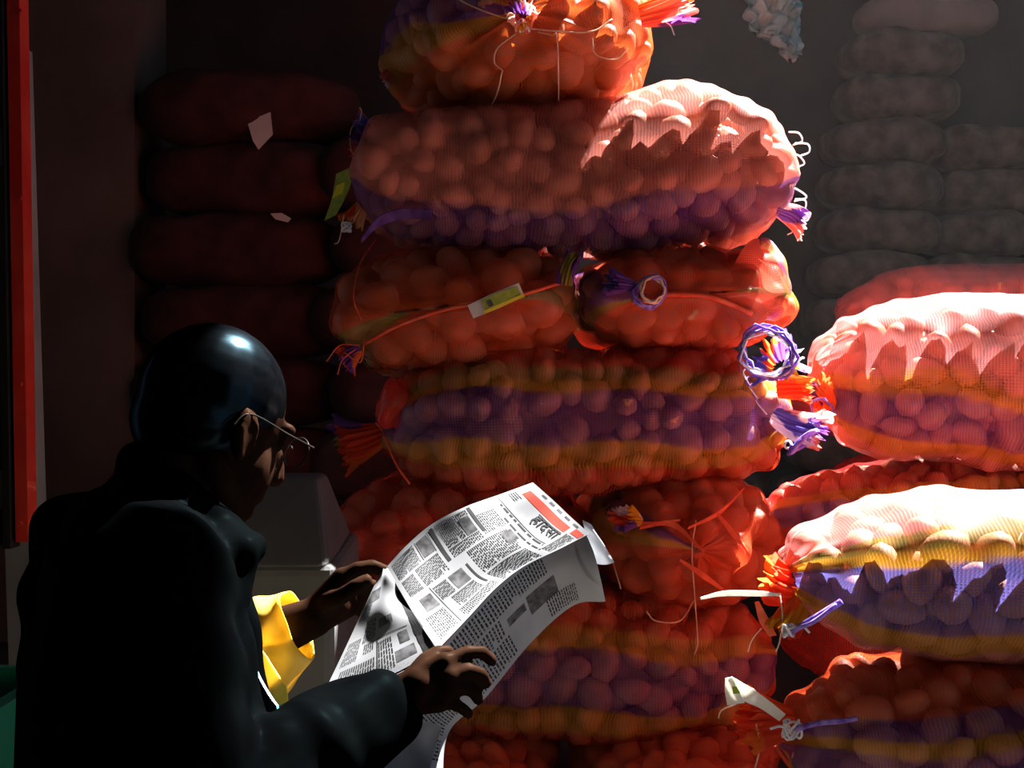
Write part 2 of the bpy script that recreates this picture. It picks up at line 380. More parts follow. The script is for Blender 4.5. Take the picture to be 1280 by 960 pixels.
def knot(S, c, r, mat, seed, name='tie_knot', n=70, rt=0.0022):
    rng = np.random.default_rng(seed); ph = rng.uniform(0, 6.28, 3); w = rng.uniform(2.1, 3.9, 3)
    pts = [V(c) + Vector((r*math.sin(w[0]*t+ph[0]), r*math.sin(w[1]*t+ph[1]), r*math.sin(w[2]*t+ph[2]))) for t in np.linspace(0, 9, n)]
    return MB().tube(pts, rt, 5).build(name, mat, S['root'], S['pm'], True)
def string(S, pts, mat=None, r=0.0016, name='loose_thread', n=8):
    return MB().tube([V(p) for p in smooth_path(pts, n)], r, 5).build(name, mat or M_thread, S['root'], S['pm'], True)
def ring(S, c, axis, R, r, mat, turns=2.5, name='tie_string', flat=1.0):
    d = Vector(axis).normalized(); a = d.orthogonal().normalized(); b = d.cross(a)
    w_ = lambda t: R*(1 + .10*math.sin(2.37*t + R*90) + .07*math.sin(5.3*t) + .04*math.sin(11.7*t))
    pts = [V(c) + a*(w_(t)*math.cos(t)) + b*(w_(t)*flat*math.sin(t)) + d*(0.0035*(t/6.28) - 0.004 + .05*R*math.sin(3.1*t)) for t in np.linspace(0, turns*2*math.pi, int(24*turns))]
    return MB().tube(pts, r, 5).build(name, mat, S['root'], S['pm'], True)
def strip(S, name, pts, widths, wdir, mat, thick=0.0012, pm=None, n=6, parent=None):
    """a ribbon with thickness through pts, wide along wdir"""
    pts = smooth_path(pts, n); m = len(pts); wd = np.interp(np.linspace(0, 1, m), np.linspace(0, 1, len(widths)), widths)
    w = np.array(wdir, float); w = w/np.linalg.norm(w); vs = []; fs = []
    for i, p in enumerate(pts):
        d = np.array(pts[min(i+1, m-1)]) - np.array(pts[max(i-1, 0)]); nn = np.cross(d, w); nn /= np.linalg.norm(nn) + 1e-9
        for s1, s2 in ((-1, -1), (1, -1), (1, 1), (-1, 1)): vs.append(np.array(p) + w*wd[i]/2*s1 + nn*thick/2*s2)
    for i in range(m-1):
        for k in range(4): fs.append((4*i+k, 4*i+(k+1) % 4, 4*i+4+(k+1) % 4, 4*i+4+k))
    fs += [(3, 2, 1, 0), tuple(4*(m-1)+k for k in range(4))]
    return mesh_obj(name, vs, fs, mat, parent if parent else (S['root'] if S else None), pm if pm else (S['pm'] if S else None), False)
def curve_on_net(S, pts, dy=0.004, D0=None):
    """drop image points onto the front of a sack's net (nearest vertex towards the viewer)"""
    A = S['P'].reshape(-1, 3); q = np.stack([640 + A[:, 0]/A[:, 1]*F, 480 - (A[:, 2]-CAMZ)/A[:, 1]*F], -1); out = []
    for (x, y) in pts:
        d = np.hypot(q[:, 0]-x, q[:, 1]-y); n = np.nonzero(d < max(10, d.min()+1))[0]
        k = n[np.argmin(A[n, 1])]; out.append(px(x, y, A[k, 1] - dy))
    return out

M_hem = cloth_mat('dark_violet_hem', (0.10, 0.045, 0.20), (0.19, 0.10, 0.33), 40, .3)
# --- the tall stack
def hook_s2(P, T, PH, L, W, H):          # right end bulges up, left sags under the sack on top
    k = np.clip((T + 1)/2, 0, 1); P = P.copy()
    P[..., 2] *= 0.90 + 0.16*np.exp(-((T - 0.55)/0.33)**2) - 0.03*np.exp(-((T+0.2)/0.4)**2)
    return P
def hook_s4(P, T, PH, L, W, H):
    P = P.copy(); P[..., 2] += 0.012*np.sin(2.2*T); return P
STR4 = [(160, 10, YELLOW), (180, 17, PURPLE), (204, 12, YELLOW), (146, 6, OLIVE)]
top = sack('topmost red net potato sack, mouth tied towards the viewer', 'the topmost sack', -.285, .325, 1.60, 1.965, 3.42, .86, axis='y', ends=('tied', 'tied'),
           stripes=[(38, 10, YELLOW), (12, 18, PURPLE), (-16, 12, YELLOW)], base=ORANGE, seed=11, boxy=0.8, pr=(0.028, 0.042))
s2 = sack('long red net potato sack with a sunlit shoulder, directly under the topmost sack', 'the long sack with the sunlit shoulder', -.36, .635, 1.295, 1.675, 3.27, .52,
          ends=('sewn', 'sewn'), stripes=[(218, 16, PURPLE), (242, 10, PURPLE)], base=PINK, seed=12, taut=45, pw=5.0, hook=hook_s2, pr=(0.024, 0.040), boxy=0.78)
s3a = sack('short dark red sack with a sewn seam and a yellow tag across its front', 'the sack with the yellow tag on its seam', -.412, .146, 1.005, 1.325, 3.44, .88, axis='y',
           ends=('sewn', 'tied'), stripes=[(-40, 16, OLIVE), (176, 14, OLIVE)], base=(0.74, 0.10, 0.02), seed=13, tilt=(-0.12, 0), pr=(0.036, 0.047), boxy=0.85, pw=2.6, dens=.36)
s3b = sack('small red net sack with a coiled violet tie, beside the yellow-tagged sack', 'the sack with the coiled violet tie', .146, .612, 1.065, 1.315, 3.42, .86, axis='y',
           ends=('sewn', 'tied'), stripes=[(12, 24, PURPLE), (-20, 9, OLIVE), (176, 12, OLIVE)], base=(0.80, 0.12, 0.04), seed=14, tilt=(-0.05, 0), boxy=0.8, pw=2.8, pr=(0.03, 0.042))
s4 = sack('long striped red sack lying across the middle of the tall stack', 'the long striped sack in mid stack', -.312, .640, .755, 1.085, 3.27, .52,
          stripes=STR4, base=(0.80, 0.09, 0.03), seed=15, pw=4.4, hook=hook_s4, boxy=0.75)
s5a = sack('dim red sack behind the newspaper, below the long striped sack', 'the sack behind the newspaper', -.395, .158, .49, .81, 3.44, .88, axis='y',
           ends=('sewn', 'tied'), stripes=[], base=(0.82, 0.06, 0.025), seed=16, boxy=0.85, pw=2.8, pr=(0.032, 0.044))
s5b = sack('red sack with torn gathered netting showing bare potatoes, right of the newspaper', 'the torn sack beside the newspaper', .160, .625, .49, .81, 3.42, .86, axis='y',
           stripes=[(18, 12, YELLOW), (38, 10, PURPLE)], base=(0.80, 0.10, 0.03), seed=17, boxy=0.9, pw=2.6, pr=(0.031, 0.042))
s6 = sack('long yellow and purple striped sack low in the stack, half behind the newspaper', 'the low striped sack', -.32, .60, .205, .545, 3.27, .52,
          stripes=[(158, 10, YELLOW), (184, 17, PURPLE), (212, 13, YELLOW)], base=(0.78, 0.085, 0.03), seed=18, pw=4.4, boxy=0.75)
s7a = sack('dark red sack at the foot of the stack, left of the narrow gap', 'the left sack at the foot of the stack', -.384, .118, 0.0, .255, 3.44, .88, axis='y',
           stripes=[], base=(0.74, 0.08, 0.03), seed=19, boxy=0.85)
s7b = sack('dark red sack at the foot of the stack, right of the narrow gap', 'the right sack at the foot of the stack', .136, .62, 0.0, .255, 3.44, .88, axis='y',
           stripes=[(200, 12, OLIVE)], base=(0.74, 0.08, 0.03), seed=20, boxy=0.85)
# --- the lower pile at the right
STRR = [(158, 9, YELLOW), (178, 15, BLUE), (204, 11, YELLOW)]
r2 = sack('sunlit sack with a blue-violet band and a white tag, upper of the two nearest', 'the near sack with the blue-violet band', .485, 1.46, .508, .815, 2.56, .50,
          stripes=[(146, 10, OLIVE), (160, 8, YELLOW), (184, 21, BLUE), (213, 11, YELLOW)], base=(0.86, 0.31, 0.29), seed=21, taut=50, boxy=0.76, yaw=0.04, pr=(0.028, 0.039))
r3 = sack('orange-red striped sack with a folded white tag, lower of the two nearest', 'the near lower sack with the folded tag', .47, 1.47, .205, .527, 2.54, .52,
          stripes=[(148, 11, PURPLE), (163, 7, YELLOW), (181, 14, PURPLE), (201, 8, YELLOW), (214, 7, PURPLE)], base=(0.88, 0.11, 0.03), seed=22, boxy=0.78, yaw=0.03)
r4 = sack('red sack under the two nearest sacks, at floor level', 'the near sack on the floor', .50, 1.46, 0.0, .225, 2.54, .52, base=(0.80, 0.09, 0.03), seed=23, potatoes=False, res=(90, 64))
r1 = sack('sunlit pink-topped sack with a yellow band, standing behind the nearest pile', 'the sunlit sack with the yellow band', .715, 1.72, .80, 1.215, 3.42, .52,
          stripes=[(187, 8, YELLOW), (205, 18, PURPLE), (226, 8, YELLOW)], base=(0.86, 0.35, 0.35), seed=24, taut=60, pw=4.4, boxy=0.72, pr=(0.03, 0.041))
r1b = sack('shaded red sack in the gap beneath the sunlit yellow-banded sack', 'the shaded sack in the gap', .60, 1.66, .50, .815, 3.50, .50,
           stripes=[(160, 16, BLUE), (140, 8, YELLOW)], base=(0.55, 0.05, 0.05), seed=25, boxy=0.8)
r1c = sack('red sack standing second from the floor behind the nearest pile', 'hidden sack', .66, 1.68, .25, .51, 3.50, .50, base=(0.7, 0.08, 0.04), seed=26, potatoes=False, res=(80, 60))
r1d = sack('red sack on the floor behind the nearest pile', 'hidden sack', .66, 1.68, 0.0, .26, 3.50, .50, base=(0.7, 0.08, 0.04), seed=27, potatoes=False, res=(80, 60))
r0 = sack('hazy pink sack peeking over the sunlit yellow-banded sack', 'the hazy pink sack', 1.00, 2.0, 1.07, 1.365, 4.35, .5, base=(0.70, 0.20, 0.24), seed=28, dens=0.5, res=(120, 90), boxy=0.8)
zb = [0.0, .27, .54, .81, 1.08]
for k, (ww, lab) in enumerate((('bottom', 'lowest'), ('second', 'second'), ('third', 'third'), ('fourth', 'fourth'))):
    sack('shaded pink sack, %s from the floor in the rear right pile' % lab if lab != 'lowest' else 'shaded pink sack on the floor in the rear right pile', 'rear sack', (.96, .99, .97, .84)[k], (1.96, 1.99, 1.97, 1.84)[k], zb[k], zb[k+1]+.01, 4.35, .5,
         base=(0.72, 0.07, 0.07), seed=30+k, potatoes=False, res=(100, 72), dens=0.62, group='rear right pile of sacks')

# ------------------------------------------------------------------ ties, tufts, tags and threads
RB = [RED, ORANGE, RED, PURPLE, RED, YELLOW]
# topmost sack
c = curve_on_net(top, [(655, 34)], 0.01)[0]
tuft(top, c + np.array([0, .03, 0]), (-.05, -.9, .35), .085, .012, .028, [YELLOW, PINK, PURPLE, (0.9, .55, .4)], 1)
knot(top, c + np.array([0, -.012, 0]), .011, M_white, 2)
for pts in ([(645, 42), (622, 60), (618, 78), (628, 88)], [(628, 88), (620, 120), (603, 150)], [(672, 40), (690, 44), (696, 46), (698, 100), (697, 168)], [(740, 48), (745, 68), (770, 74), (785, 60)], [(655, 30), (600, 12), (560, -8)], [(660, 36), (735, 40), (765, 24)]):
    string(top, curve_on_net(top, pts, 0.012), M_thread, 0.0017)
e = px(800, 20, 3.08)
tuft(top, e, (.95, -.15, .18), .12, .03, .045, [ORANGE, (0.9, .35, .2), PINK, PURPLE, ORANGE], 3, name='sewn_corner', flat=.6, k=13)
string(top, [px(828, 26, 3.06), px(838, 32, 3.05), px(843, 44, 3.05)], M_white, .0015)
tuft(top, px(492, 88, 3.3), (-.8, 0, -.5), .035, .008, .014, [PINK, (0.9, .7, .7)], 4, name='sewn_corner')
# sack with the sunlit shoulder
tuft(s2, px(487, 178, 3.2), (-1, -.1, .15), .085, .022, .05, [PURPLE, BLUE, RED, PURPLE, RED], 5, name='sewn_corner', flat=.7)
tuft(s2, px(478, 210, 3.22), (-1, -.1, -.1), .05, .03, .035, [RED, ORANGE, OLIVE], 6, name='sewn_corner', k=13)
tuft(s2, px(455, 250, 3.2), (-.35, -.1, -.9), .06, .008, .024, [ORANGE, YELLOW, (0.9, .5, .3)], 7, name='tuft')
strip(s2, 'violet_hem', [px(540, 268, 3.03), px(500, 268, 3.04), px(472, 278, 3.03), px(452, 300, 3.02)], [.02, .026, .024, .012], (.1, -.5, .8), M_hem, .003)
for pts in ([(447, 162), (452, 140), (449, 134)], [(446, 150), (438, 165), (440, 190), (455, 205)], [(430, 268), (424, 300), (418, 305)]):
    string(s2, [px(x, y, 3.16) for x, y in pts], M_thread, .0016)
knot(s2, px(433, 284, 3.17), .010, M_white, 8)
t0 = px(432, 212, 3.18); t1 = px(413, 272, 3.16)
tg = strip(s2, 'paper_tag', [t0, (t0+t1)/2 + [.004, .01, 0], t1], [.05, .045, .03], (.85, -.3, .35), M_taggreen)
strip(s2, 'tag_print', [t0*.7+t1*.3 + [0, -.004, 0], t0*.45+t1*.55 + [0.001, -.004, 0]], [.022, .026], (.85, -.3, .35), M_tagyellow, .0008, pm=Matrix.Identity(4), parent=tg)
for k in range(9):                       # frayed hem of the sewn right end
    a = px(986 + 8*math.sin(k*1.3), 165 + 14*k, 3.2)
    string(s2, [a, a + [.02 + .008*math.sin(k*2.1), -.01, -.004], a + [.028 + .01*math.sin(k*3), -.012, -.022], a + [.008, -.004, -.03]], M_white, .0019, 'frayed_hem', 5)
tuft(s2, px(972, 262, 3.2), (.9, -.2, -.25), .07, .015, .028, [(.85, .6, .6), PURPLE, PINK, (.9, .8, .8)], 9, name='sewn_corner')
# yellow-tagged sack: seam from corner to corner
sp = curve_on_net(s3a, [(236, 0)] and [(455, 430), (500, 406), (560, 386), (610, 378), (660, 366), (705, 352)], 0.010)
MB().tube([V(p) for p in smooth_path(sp, 8)], .0042, 6).build('seam', M_redthread, s3a['root'], s3a['pm'], True)
tuft(s3a, px(705, 356, 3.02), (.18, -.1, 1), .075, .018, .014, [YELLOW, PURPLE, OLIVE, PURPLE], 10, name='sewn_corner', k=13)
tuft(s3a, px(450, 436, 3.06), (-.7, -.1, -.45), .05, .010, .026, [PURPLE, RED, BLUE, ORANGE], 11, name='sewn_corner')
for pts in ([(450, 432), (425, 432), (408, 452)], [(445, 436), (428, 450), (422, 468)], [(455, 430), (452, 450), (446, 452), (430, 440)], [(470, 300), (450, 330), (442, 372), (452, 400)]):
    string(s3a, [px(x, y, 3.02) for x, y in pts] if pts[0][1] > 320 else curve_on_net(s3a, pts, .008), M_redthread, .0016)
ta, tb = curve_on_net(s3a, [(588, 390)], .022)[0], curve_on_net(s3a, [(652, 362)], .022)[0]
tb = np.array([tb[0], min(ta[1], tb[1]), tb[2]]); ta = np.array([ta[0], min(ta[1], tb[1]), ta[2]])
dd = (tb - ta)/np.linalg.norm(tb - ta); wd_ = np.cross(dd, [0, 1, 0])
tg = strip(s3a, 'paper_tag', [ta, (ta+tb)/2 + [0, -.004, 0], tb], [.030, .034, .030], wd_, M_tagpaper)
strip(s3a, 'tag_print', [ta + dd*.030 + [0, -.006, 0] , (ta+tb)/2 + dd*.01 + [0, -.0075, 0], tb + [0, -.004, 0] - dd*.006], [.026, .027, .02], wd_, M_taggreen, .0008, pm=Matrix.Identity(4), parent=tg)
strip(s3a, 'tag_print', [ta + dd*.026 + wd_*(-.013 if wd_[2] > 0 else .013) + [0, -.008, 0], tb + wd_*(-.013 if wd_[2] > 0 else .013) + [0, -.007, 0]], [.007, .007], wd_, M_tagyellow, .0008, pm=Matrix.Identity(4), parent=tg)
strip(s3a, 'tag_print', [ta + dd*.040 + [0, -.009, 0], ta + dd*.050 + [0, -.009, 0]], [.014, .014], wd_, M_tagdark, .0008, pm=Matrix.Identity(4), parent=tg)
# coiled violet tie
c = curve_on_net(s3b, [(812, 365)], .02)[0]
ring(s3b, c, (.2, -1, .1), .036, .0035, M_violet, 3.2, 'coiled_tie', .8)
ring(s3b, c + [.006, -.008, .004], (.35, -1, .3), .030, .003, M_thread, 2.3, 'coiled_tie', .8)
tuft(s3b, c + [-.035, .01, .012], (-.9, -.5, .2), .05, .010, .022, [PURPLE, BLUE, PURPLE], 12)
sp = curve_on_net(s3b, [(790, 378), (835, 368), (890, 372), (940, 392)], .008)
MB().tube([V(p) for p in smooth_path(sp, 8)], .006, 6).build('seam', M_redthread, s3b['root'], s3b['pm'], True)
def lobe(S, name, c, r, base, seed, streak):
    """a slack bulge of netting over a few potatoes"""
    rng = np.random.default_rng(seed); nu, nv = 40, 56
    th = np.linspace(0.02, math.pi-.02, nu); ph = np.arange(nv)/nv*2*math.pi; TH, PH = np.meshgrid(th, ph, indexing='ij')
    R = 1 + .10*np.sin(3*PH + 2*TH + seed) + .10*np.cos(2*PH - 3*TH) + .06*np.sin(5*TH + 4*PH)
    P = np.stack([r[0]*R*np.sin(TH)*np.cos(PH), r[1]*R*np.sin(TH)*np.sin(PH), r[2]*R*np.cos(TH)], -1) + np.array(c)
    cols = np.empty(P.shape); cols[:] = base
    for (a, hw, col) in streak:
        d = np.abs((np.degrees(PH) - a + 180) % 360 - 180); k = np.clip((hw-d)/4+.5, 0, 1)[..., None]; cols = cols*(1-k) + np.array(col)*k
    return net_object(name, P, .3, .3, cols, np.full(TH.shape, .72), M_net, S['root'], S['pm'])[0]
lobe(s3b, 'slack_netting', px(950, 352, 3.08), (.066, .06, .080), (.84, .20, .12), 2, [(-35, 14, OLIVE), (-10, 10, PURPLE)])
# long striped sack, mid stack
tuft(s4, px(482, 540, 3.22), (-.95, -.25, -.35), .11, .020, .050, [RED, RED, PURPLE, OLIVE, RED, ORANGE], 13)
lobe(s4, 'slack_netting', px(495, 506, 3.13), (.045, .04, .05), (.88, .06, .03), 5, [])
ring(s4, px(478, 540, 3.2), (-.9, -.3, -.4), .024, .003, M_redthread, 3)
string(s4, [px(480, 545, 3.14), px(495, 580, 3.10), px(512, 605, 3.10)], M_redthread, .0025)
tuft(s4, px(978, 462, 3.0), (-.35, -.6, .35), .07, .022, .050, [BLUE, YELLOW, (.75, .65, .9), PURPLE, ORANGE, BLUE], 14, name='tuft')
ring(s4, px(960, 440, 2.93), (-.3, -1, .35), .050, .0034, M_violet, 3.4, 'tie_string', 1.15)
ring(s4, px(958, 442, 2.925), (-.2, -1, .5), .047, .0022, M_white, 2.6, 'tie_string', 1.1)
for k in range(6):
    a = px(928 + 4*k, 452 + 9*k, 2.94); string(s4, [a, a + [-.006, -.008, -.008], a + [-.004 + .004*k, -.01, -.02 - .003*k]], M_white if k % 2 else M_violet, .0016, 'frayed_thread', 5)
tuft(s4, px(968, 520, 3.08), (.75, -.5, -.45), .12, .018, .036, [(.9, .6, .55), BLUE, (.9, .85, .85), PINK, PURPLE], 15, name='tuft')
ring(s4, px(1004, 552, 2.98), (.6, -.3, -.75), .036, .0045, M_violet, 2.2)
tuft(s4, px(972, 484, 3.08), (.95, -.3, .05), .075, .022, .022, [ORANGE, RED, ORANGE], 16, name='tuft', k=13)
knot(s4, px(985, 556, 2.97), .008, M_white, 17)
# torn sack beside the newspaper
for k, (pts) in enumerate(([(800, 660), (840, 655), (880, 690)], [(860, 660), (900, 640), (930, 610)], [(760, 640), (800, 655), (850, 650)], [(850, 700), (880, 720), (915, 745)], [(895, 640), (915, 665), (935, 690)])):
    strip(s5b, 'torn_netting', curve_on_net(s5b, pts, .010), [.006, .014, .004], (.3, -.3, .9), M_redthread, .002)
c = curve_on_net(s5b, [(800, 652)], .01)[0]
tuft(s5b, c, (-.7, -.7, .3), .05, .008, .024, [PURPLE, YELLOW, (.8, .6, .7), RED], 18)
for pts in ([(870, 650), (865, 690), (868, 740), (872, 800), (868, 818)], [(868, 750), (850, 776), (820, 776), (808, 764)], [(765, 700), (772, 722), (776, 736)]):
    string(s5b, curve_on_net(s5b, pts[:2], .012)[:1] + [px(x, y, 2.99) for x, y in pts[1:]], M_thread, .0016)
# near sack with the blue-violet band
tuft(r2, px(992, 735, 2.52), (-.9, -.1, .15), .05, .03, .035, [RED, ORANGE, RED], 19, name='tuft', k=13)
tuft(r2, px(1000, 748, 2.5), (-.35, -.2, -.75), .075, .018, .026, [ORANGE, RED, YELLOW], 20, name='tuft', k=13)
string(r2, [px(1052, 752, 2.36), px(1020, 772, 2.38), px(985, 792, 2.42)], M_violet, .006, 'tie_string')
string(r2, [px(1046, 756, 2.355), px(1016, 778, 2.375), px(992, 786, 2.41)], M_violet, .004, 'tie_string')
knot(r2, px(986, 788, 2.42), .010, M_white, 21)
string(r2, [px(986, 786, 2.41), px(1002, 782, 2.40), px(1012, 791, 2.40)], M_white, .0022)
strip(r2, 'paper_tag', [px(876, 748, 2.42), px(905, 742, 2.43), px(945, 742, 2.45), px(976, 743, 2.48)], [.004, .010, .011, .005], (0, -.45, .9), M_tagpaper, .002)
strip(r2, 'torn_netting', [px(946, 752, 2.5), px(955, 775, 2.49), px(966, 795, 2.49)], [.008, .018, .014], (.9, -.2, .2), M_redthread, .002)
for pts in ([(975, 745), (978, 770), (975, 800), (970, 815)], [(952, 785), (940, 800), (935, 815)]):
    string(r2, [px(x, y, 2.46) for x, y in pts], M_thread, .0014)
# near lower sack with the folded tag
tuft(r3, px(985, 905, 2.48), (-.75, -.2, .12), .085, .026, .042, [RED, (.85, .1, .02), RED, ORANGE], 22, name='tuft', k=13)
strip(r3, 'paper_tag', [px(978, 897, 2.40), px(955, 880, 2.39), px(935, 868, 2.38), px(912, 848, 2.37)], [.018, .022, .03, .010], (.55, -.5, .8), M_tagpaper)
tg = strip(r3, 'paper_tag', [px(911, 847, 2.372), px(914, 862, 2.376), px(920, 880, 2.38)], [.012, .022, .030], (.9, -.3, .2), M_tagpaper)
strip(r3, 'tag_print', [px(918, 858, 2.365), px(921, 867, 2.366)], [.008, .012], (.9, -.3, .2), M_taggreen, .0008, pm=Matrix.Identity(4), parent=tg)
knot(r3, px(990, 912, 2.39), .014, M_white, 23, n=110)
string(r3, [px(988, 912, 2.38), px(975, 908, 2.38), px(963, 911, 2.37)], M_white, .0022)
string(r3, [px(995, 912, 2.38), px(1020, 905, 2.345), px(1050, 902, 2.335), px(1072, 898, 2.33)], M_violet, .0042, 'tie_string')
string(r3, [px(996, 908, 2.38), px(1025, 902, 2.34), px(1060, 899, 2.33)], M_violet, .0026, 'tie_string')
for pts in ([(945, 905), (950, 930), (944, 960), (938, 975)], [(920, 880), (902, 888), (898, 898)]):
    string(r3, [px(x, y, 2.44) for x, y in pts], M_thread, .0016)
# sunlit sack with the yellow band
tuft(r1, px(1040, 505, 3.3), (-.55, -.5, .12), .06, .012, .032, [ORANGE, (.9, .3, .08), PURPLE, ORANGE], 24)
ring(r1, px(1026, 512, 3.22), (-.6, -.6, .1), .026, .003, M_violet, 1.3)

# ------------------------------------------------------------------ background: jute sacks, red sacks in the dark, pillar
ORD = ['topmost', 'second', 'third', 'fourth', 'fifth', 'sixth', 'seventh', 'eighth', 'ninth', 'tenth', 'eleventh', 'twelfth', 'thirteenth']
def plain_sack(name, L, W, H, seed, mat, res=(44, 40), boxy=0.62):
    rng = np.random.default_rng(seed); nu, nv = res
    t = np.sin(np.linspace(-1, 1, nu)*math.pi/2*.995); ph = np.arange(nv)/nv*2*math.pi; T, PH = np.meshgrid(t, ph, indexing='ij')
    a = np.maximum((1 - np.abs(t)**3.4), 0)**.42; a = np.maximum(a, .03)[:, None]; n = rng.uniform(0, 6.28, 6)
    lump = 1 + .05*np.sin(4*T+n[0]) + .04*np.sin(3*T+2*PH+n[1]) + .03*np.sin(7*T - 3*PH + n[2]) + .02*np.sin(11*T + 5*PH + n[3])
    cs, sn = np.cos(PH), np.sin(PH)
    P = np.stack([T*L/2, a*np.sign(cs)*np.abs(cs)**boxy*W/2*lump, a*np.sign(sn)*np.abs(sn)**boxy*H/2*lump + H/2], -1)
    i = np.arange(nu-1)[:, None]; j = np.arange(nv)[None]; j2 = (j+1) % nv
    q = np.stack([i*nv+j, i*nv+j2, (i+1)*nv+j2, (i+1)*nv+j], -1).reshape(-1, 4)
    fs = [tuple(f) for f in q] + [tuple(range(nv))[::-1], tuple((nu-1)*nv + k for k in range(nv))]
    me = bpy.data.meshes.new(name); me.from_pydata([tuple(p) for p in P.reshape(-1, 3)], [], fs); me.materials.append(mat)
    me.polygons.foreach_set('use_smooth', [True]*len(me.polygons)); me.update(); return me
JUTE = [plain_sack('jute_sack', .70, .62, .262, 60+k, M_jute) for k in range(5)]
rngb = random.Random(4)
def jute_column(xc, yc, n, where, z0=0.0, dz=.247, mats=JUTE, group='jute sacks stacked by the back wall', drift=0.0):
    for k in range(n):
        o = bpy.data.objects.new('jute_sack', mats[rngb.randrange(len(mats))]); C.objects.link(o)
        o.location = (xc + rngb.uniform(-.03, .03) + drift*k, yc + rngb.uniform(-.03, .03), z0 + k*dz); o.rotation_euler = (0, 0, rngb.choice((0, math.pi)) + rngb.uniform(-.05, .05))
        tag(o, 'dim brown jute sack, %s from the top of %s' % (ORD[n-1-k], where), 'sack', group)
jute_column(1.86, 8.1, 12, 'the column right of the haze', drift=.03)
jute_column(2.72, 8.3, 10, 'the column at the photo\'s right edge', drift=.0)
jute_column(1.25, 8.7, 6, 'the low column behind the red stack')
M_pale = noise_mat('pale_plastic_weave', (0.42, 0.42, 0.40), (0.55, 0.54, 0.5), 5, .8, .2)
pm_ = plain_sack('plastic_sack', .80, .5, .24, 70, M_pale)
o = bpy.data.objects.new('plastic_sack', pm_); C.objects.link(o); o.location = (2.35, 8.1, 2.96); tag(o, 'pale woven plastic sack lying across the top of the jute columns', 'sack')
# red sacks in the dark at the left
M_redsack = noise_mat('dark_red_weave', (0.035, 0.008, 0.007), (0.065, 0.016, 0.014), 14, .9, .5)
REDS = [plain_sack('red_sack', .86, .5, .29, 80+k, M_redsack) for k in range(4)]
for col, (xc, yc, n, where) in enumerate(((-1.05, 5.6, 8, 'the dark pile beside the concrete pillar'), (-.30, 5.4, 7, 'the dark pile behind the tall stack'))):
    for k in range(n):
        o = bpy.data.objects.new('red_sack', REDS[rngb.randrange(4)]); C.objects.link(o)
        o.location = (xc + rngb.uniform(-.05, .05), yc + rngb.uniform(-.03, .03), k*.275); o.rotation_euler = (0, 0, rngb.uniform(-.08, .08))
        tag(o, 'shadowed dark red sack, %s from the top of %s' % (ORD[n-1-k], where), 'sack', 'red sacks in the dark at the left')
M_pillar = noise_mat('grey_pillar', (0.09, 0.075, 0.06), (0.14, 0.12, 0.10), 2.5, .9, .3)
slab('pillar', (-2.05, 5.5, 0), (-1.46, 6.0, RZ), M_pillar)
# scraps of paper on the dark sacks
def scrap(label, pts, D, mat):
    v = [px(x, y, D) for x, y in pts]; n = len(v); w = [p + np.array([0, .004, 0]) for p in v]
    fs = [tuple(range(n)), tuple(range(2*n-1, n-1, -1))] + [(i, n+i, n+(i+1) % n, (i+1) % n) for i in range(n)]
    c = np.mean(v, 0); o = mesh_obj('paper_scrap', [p - c for p in v+w], fs, mat, None, None, False); o.location = V(c); tag(o, label, 'paper'); return o
scrap('pale torn paper scrap hanging on the dark sacks upper left', [(309, 152), (338, 140), (341, 168), (323, 187), (316, 176)], 5.34, M_pale)
scrap('thin pale paper strip lower on the dark sacks', [(338, 267), (352, 266), (364, 273), (360, 278), (344, 274)], 5.34, M_pale)
# hanging plastic bag, top
M_plastic = cloth_mat('thin_blue_plastic', (0.30, 0.62, 0.70), (0.70, 0.92, 0.96), 9, .5)
def crumple(name, ctrl, D, nu, nv, amp, seed):
    rng = np.random.default_rng(seed); n = rng.uniform(0, 6.28, 8); vs = []
    rows = np.array([[px(x, y, D) for x, y in r] for r in ctrl])
    ui = np.linspace(0, rows.shape[0]-1, nu); vi = np.linspace(0, rows.shape[1]-1, nv)
    for u in ui:
        i = min(int(u), rows.shape[0]-2); f = u-i
        for v in vi:
            j = min(int(v), rows.shape[1]-2); g = v-j
            p = (rows[i, j]*(1-f)+rows[i+1, j]*f)*(1-g) + (rows[i, j+1]*(1-f)+rows[i+1, j+1]*f)*g
            vs.append(p + np.array([amp*.4*math.sin(9*u+7*v+n[0]), amp*(math.sin(3*u+5*v+n[1]) + .7*math.sin(8*u-6*v+n[2]) + .5*math.sin(15*v+n[3]+4*u)), amp*.3*math.sin(11*v+n[4])]))
    fs = [(i*nv+j, i*nv+j+1, (i+1)*nv+j+1, (i+1)*nv+j) for i in range(nu-1) for j in range(nv-1)]
    return mesh_obj(name, vs, fs, M_plastic)
b = crumple('plastic_bag', [[(925, -90), (955, -92), (985, -95), (1015, -92)], [(930, -40), (955, -40), (990, -42), (1010, -45)], [(933, 0), (958, 5), (985, 0), (1000, -5)], [(932, 34), (955, 36), (985, 30), (1000, 12)], [(950, 42), (972, 48), (990, 60), (1000, 52)], [(980, 62), (985, 74), (994, 74), (999, 66)]], 5.2, 40, 36, .028, 3)
tag(b, 'crumpled pale blue plastic bag hanging high in the haze', 'plastic bag')
MB().tube([V(px(970, -94, 5.2)), (.98, 5.2, 3.2), (1.0, 5.2, RZ)], .003, 5).build('cord', M_thread, b, Matrix.Identity(4))

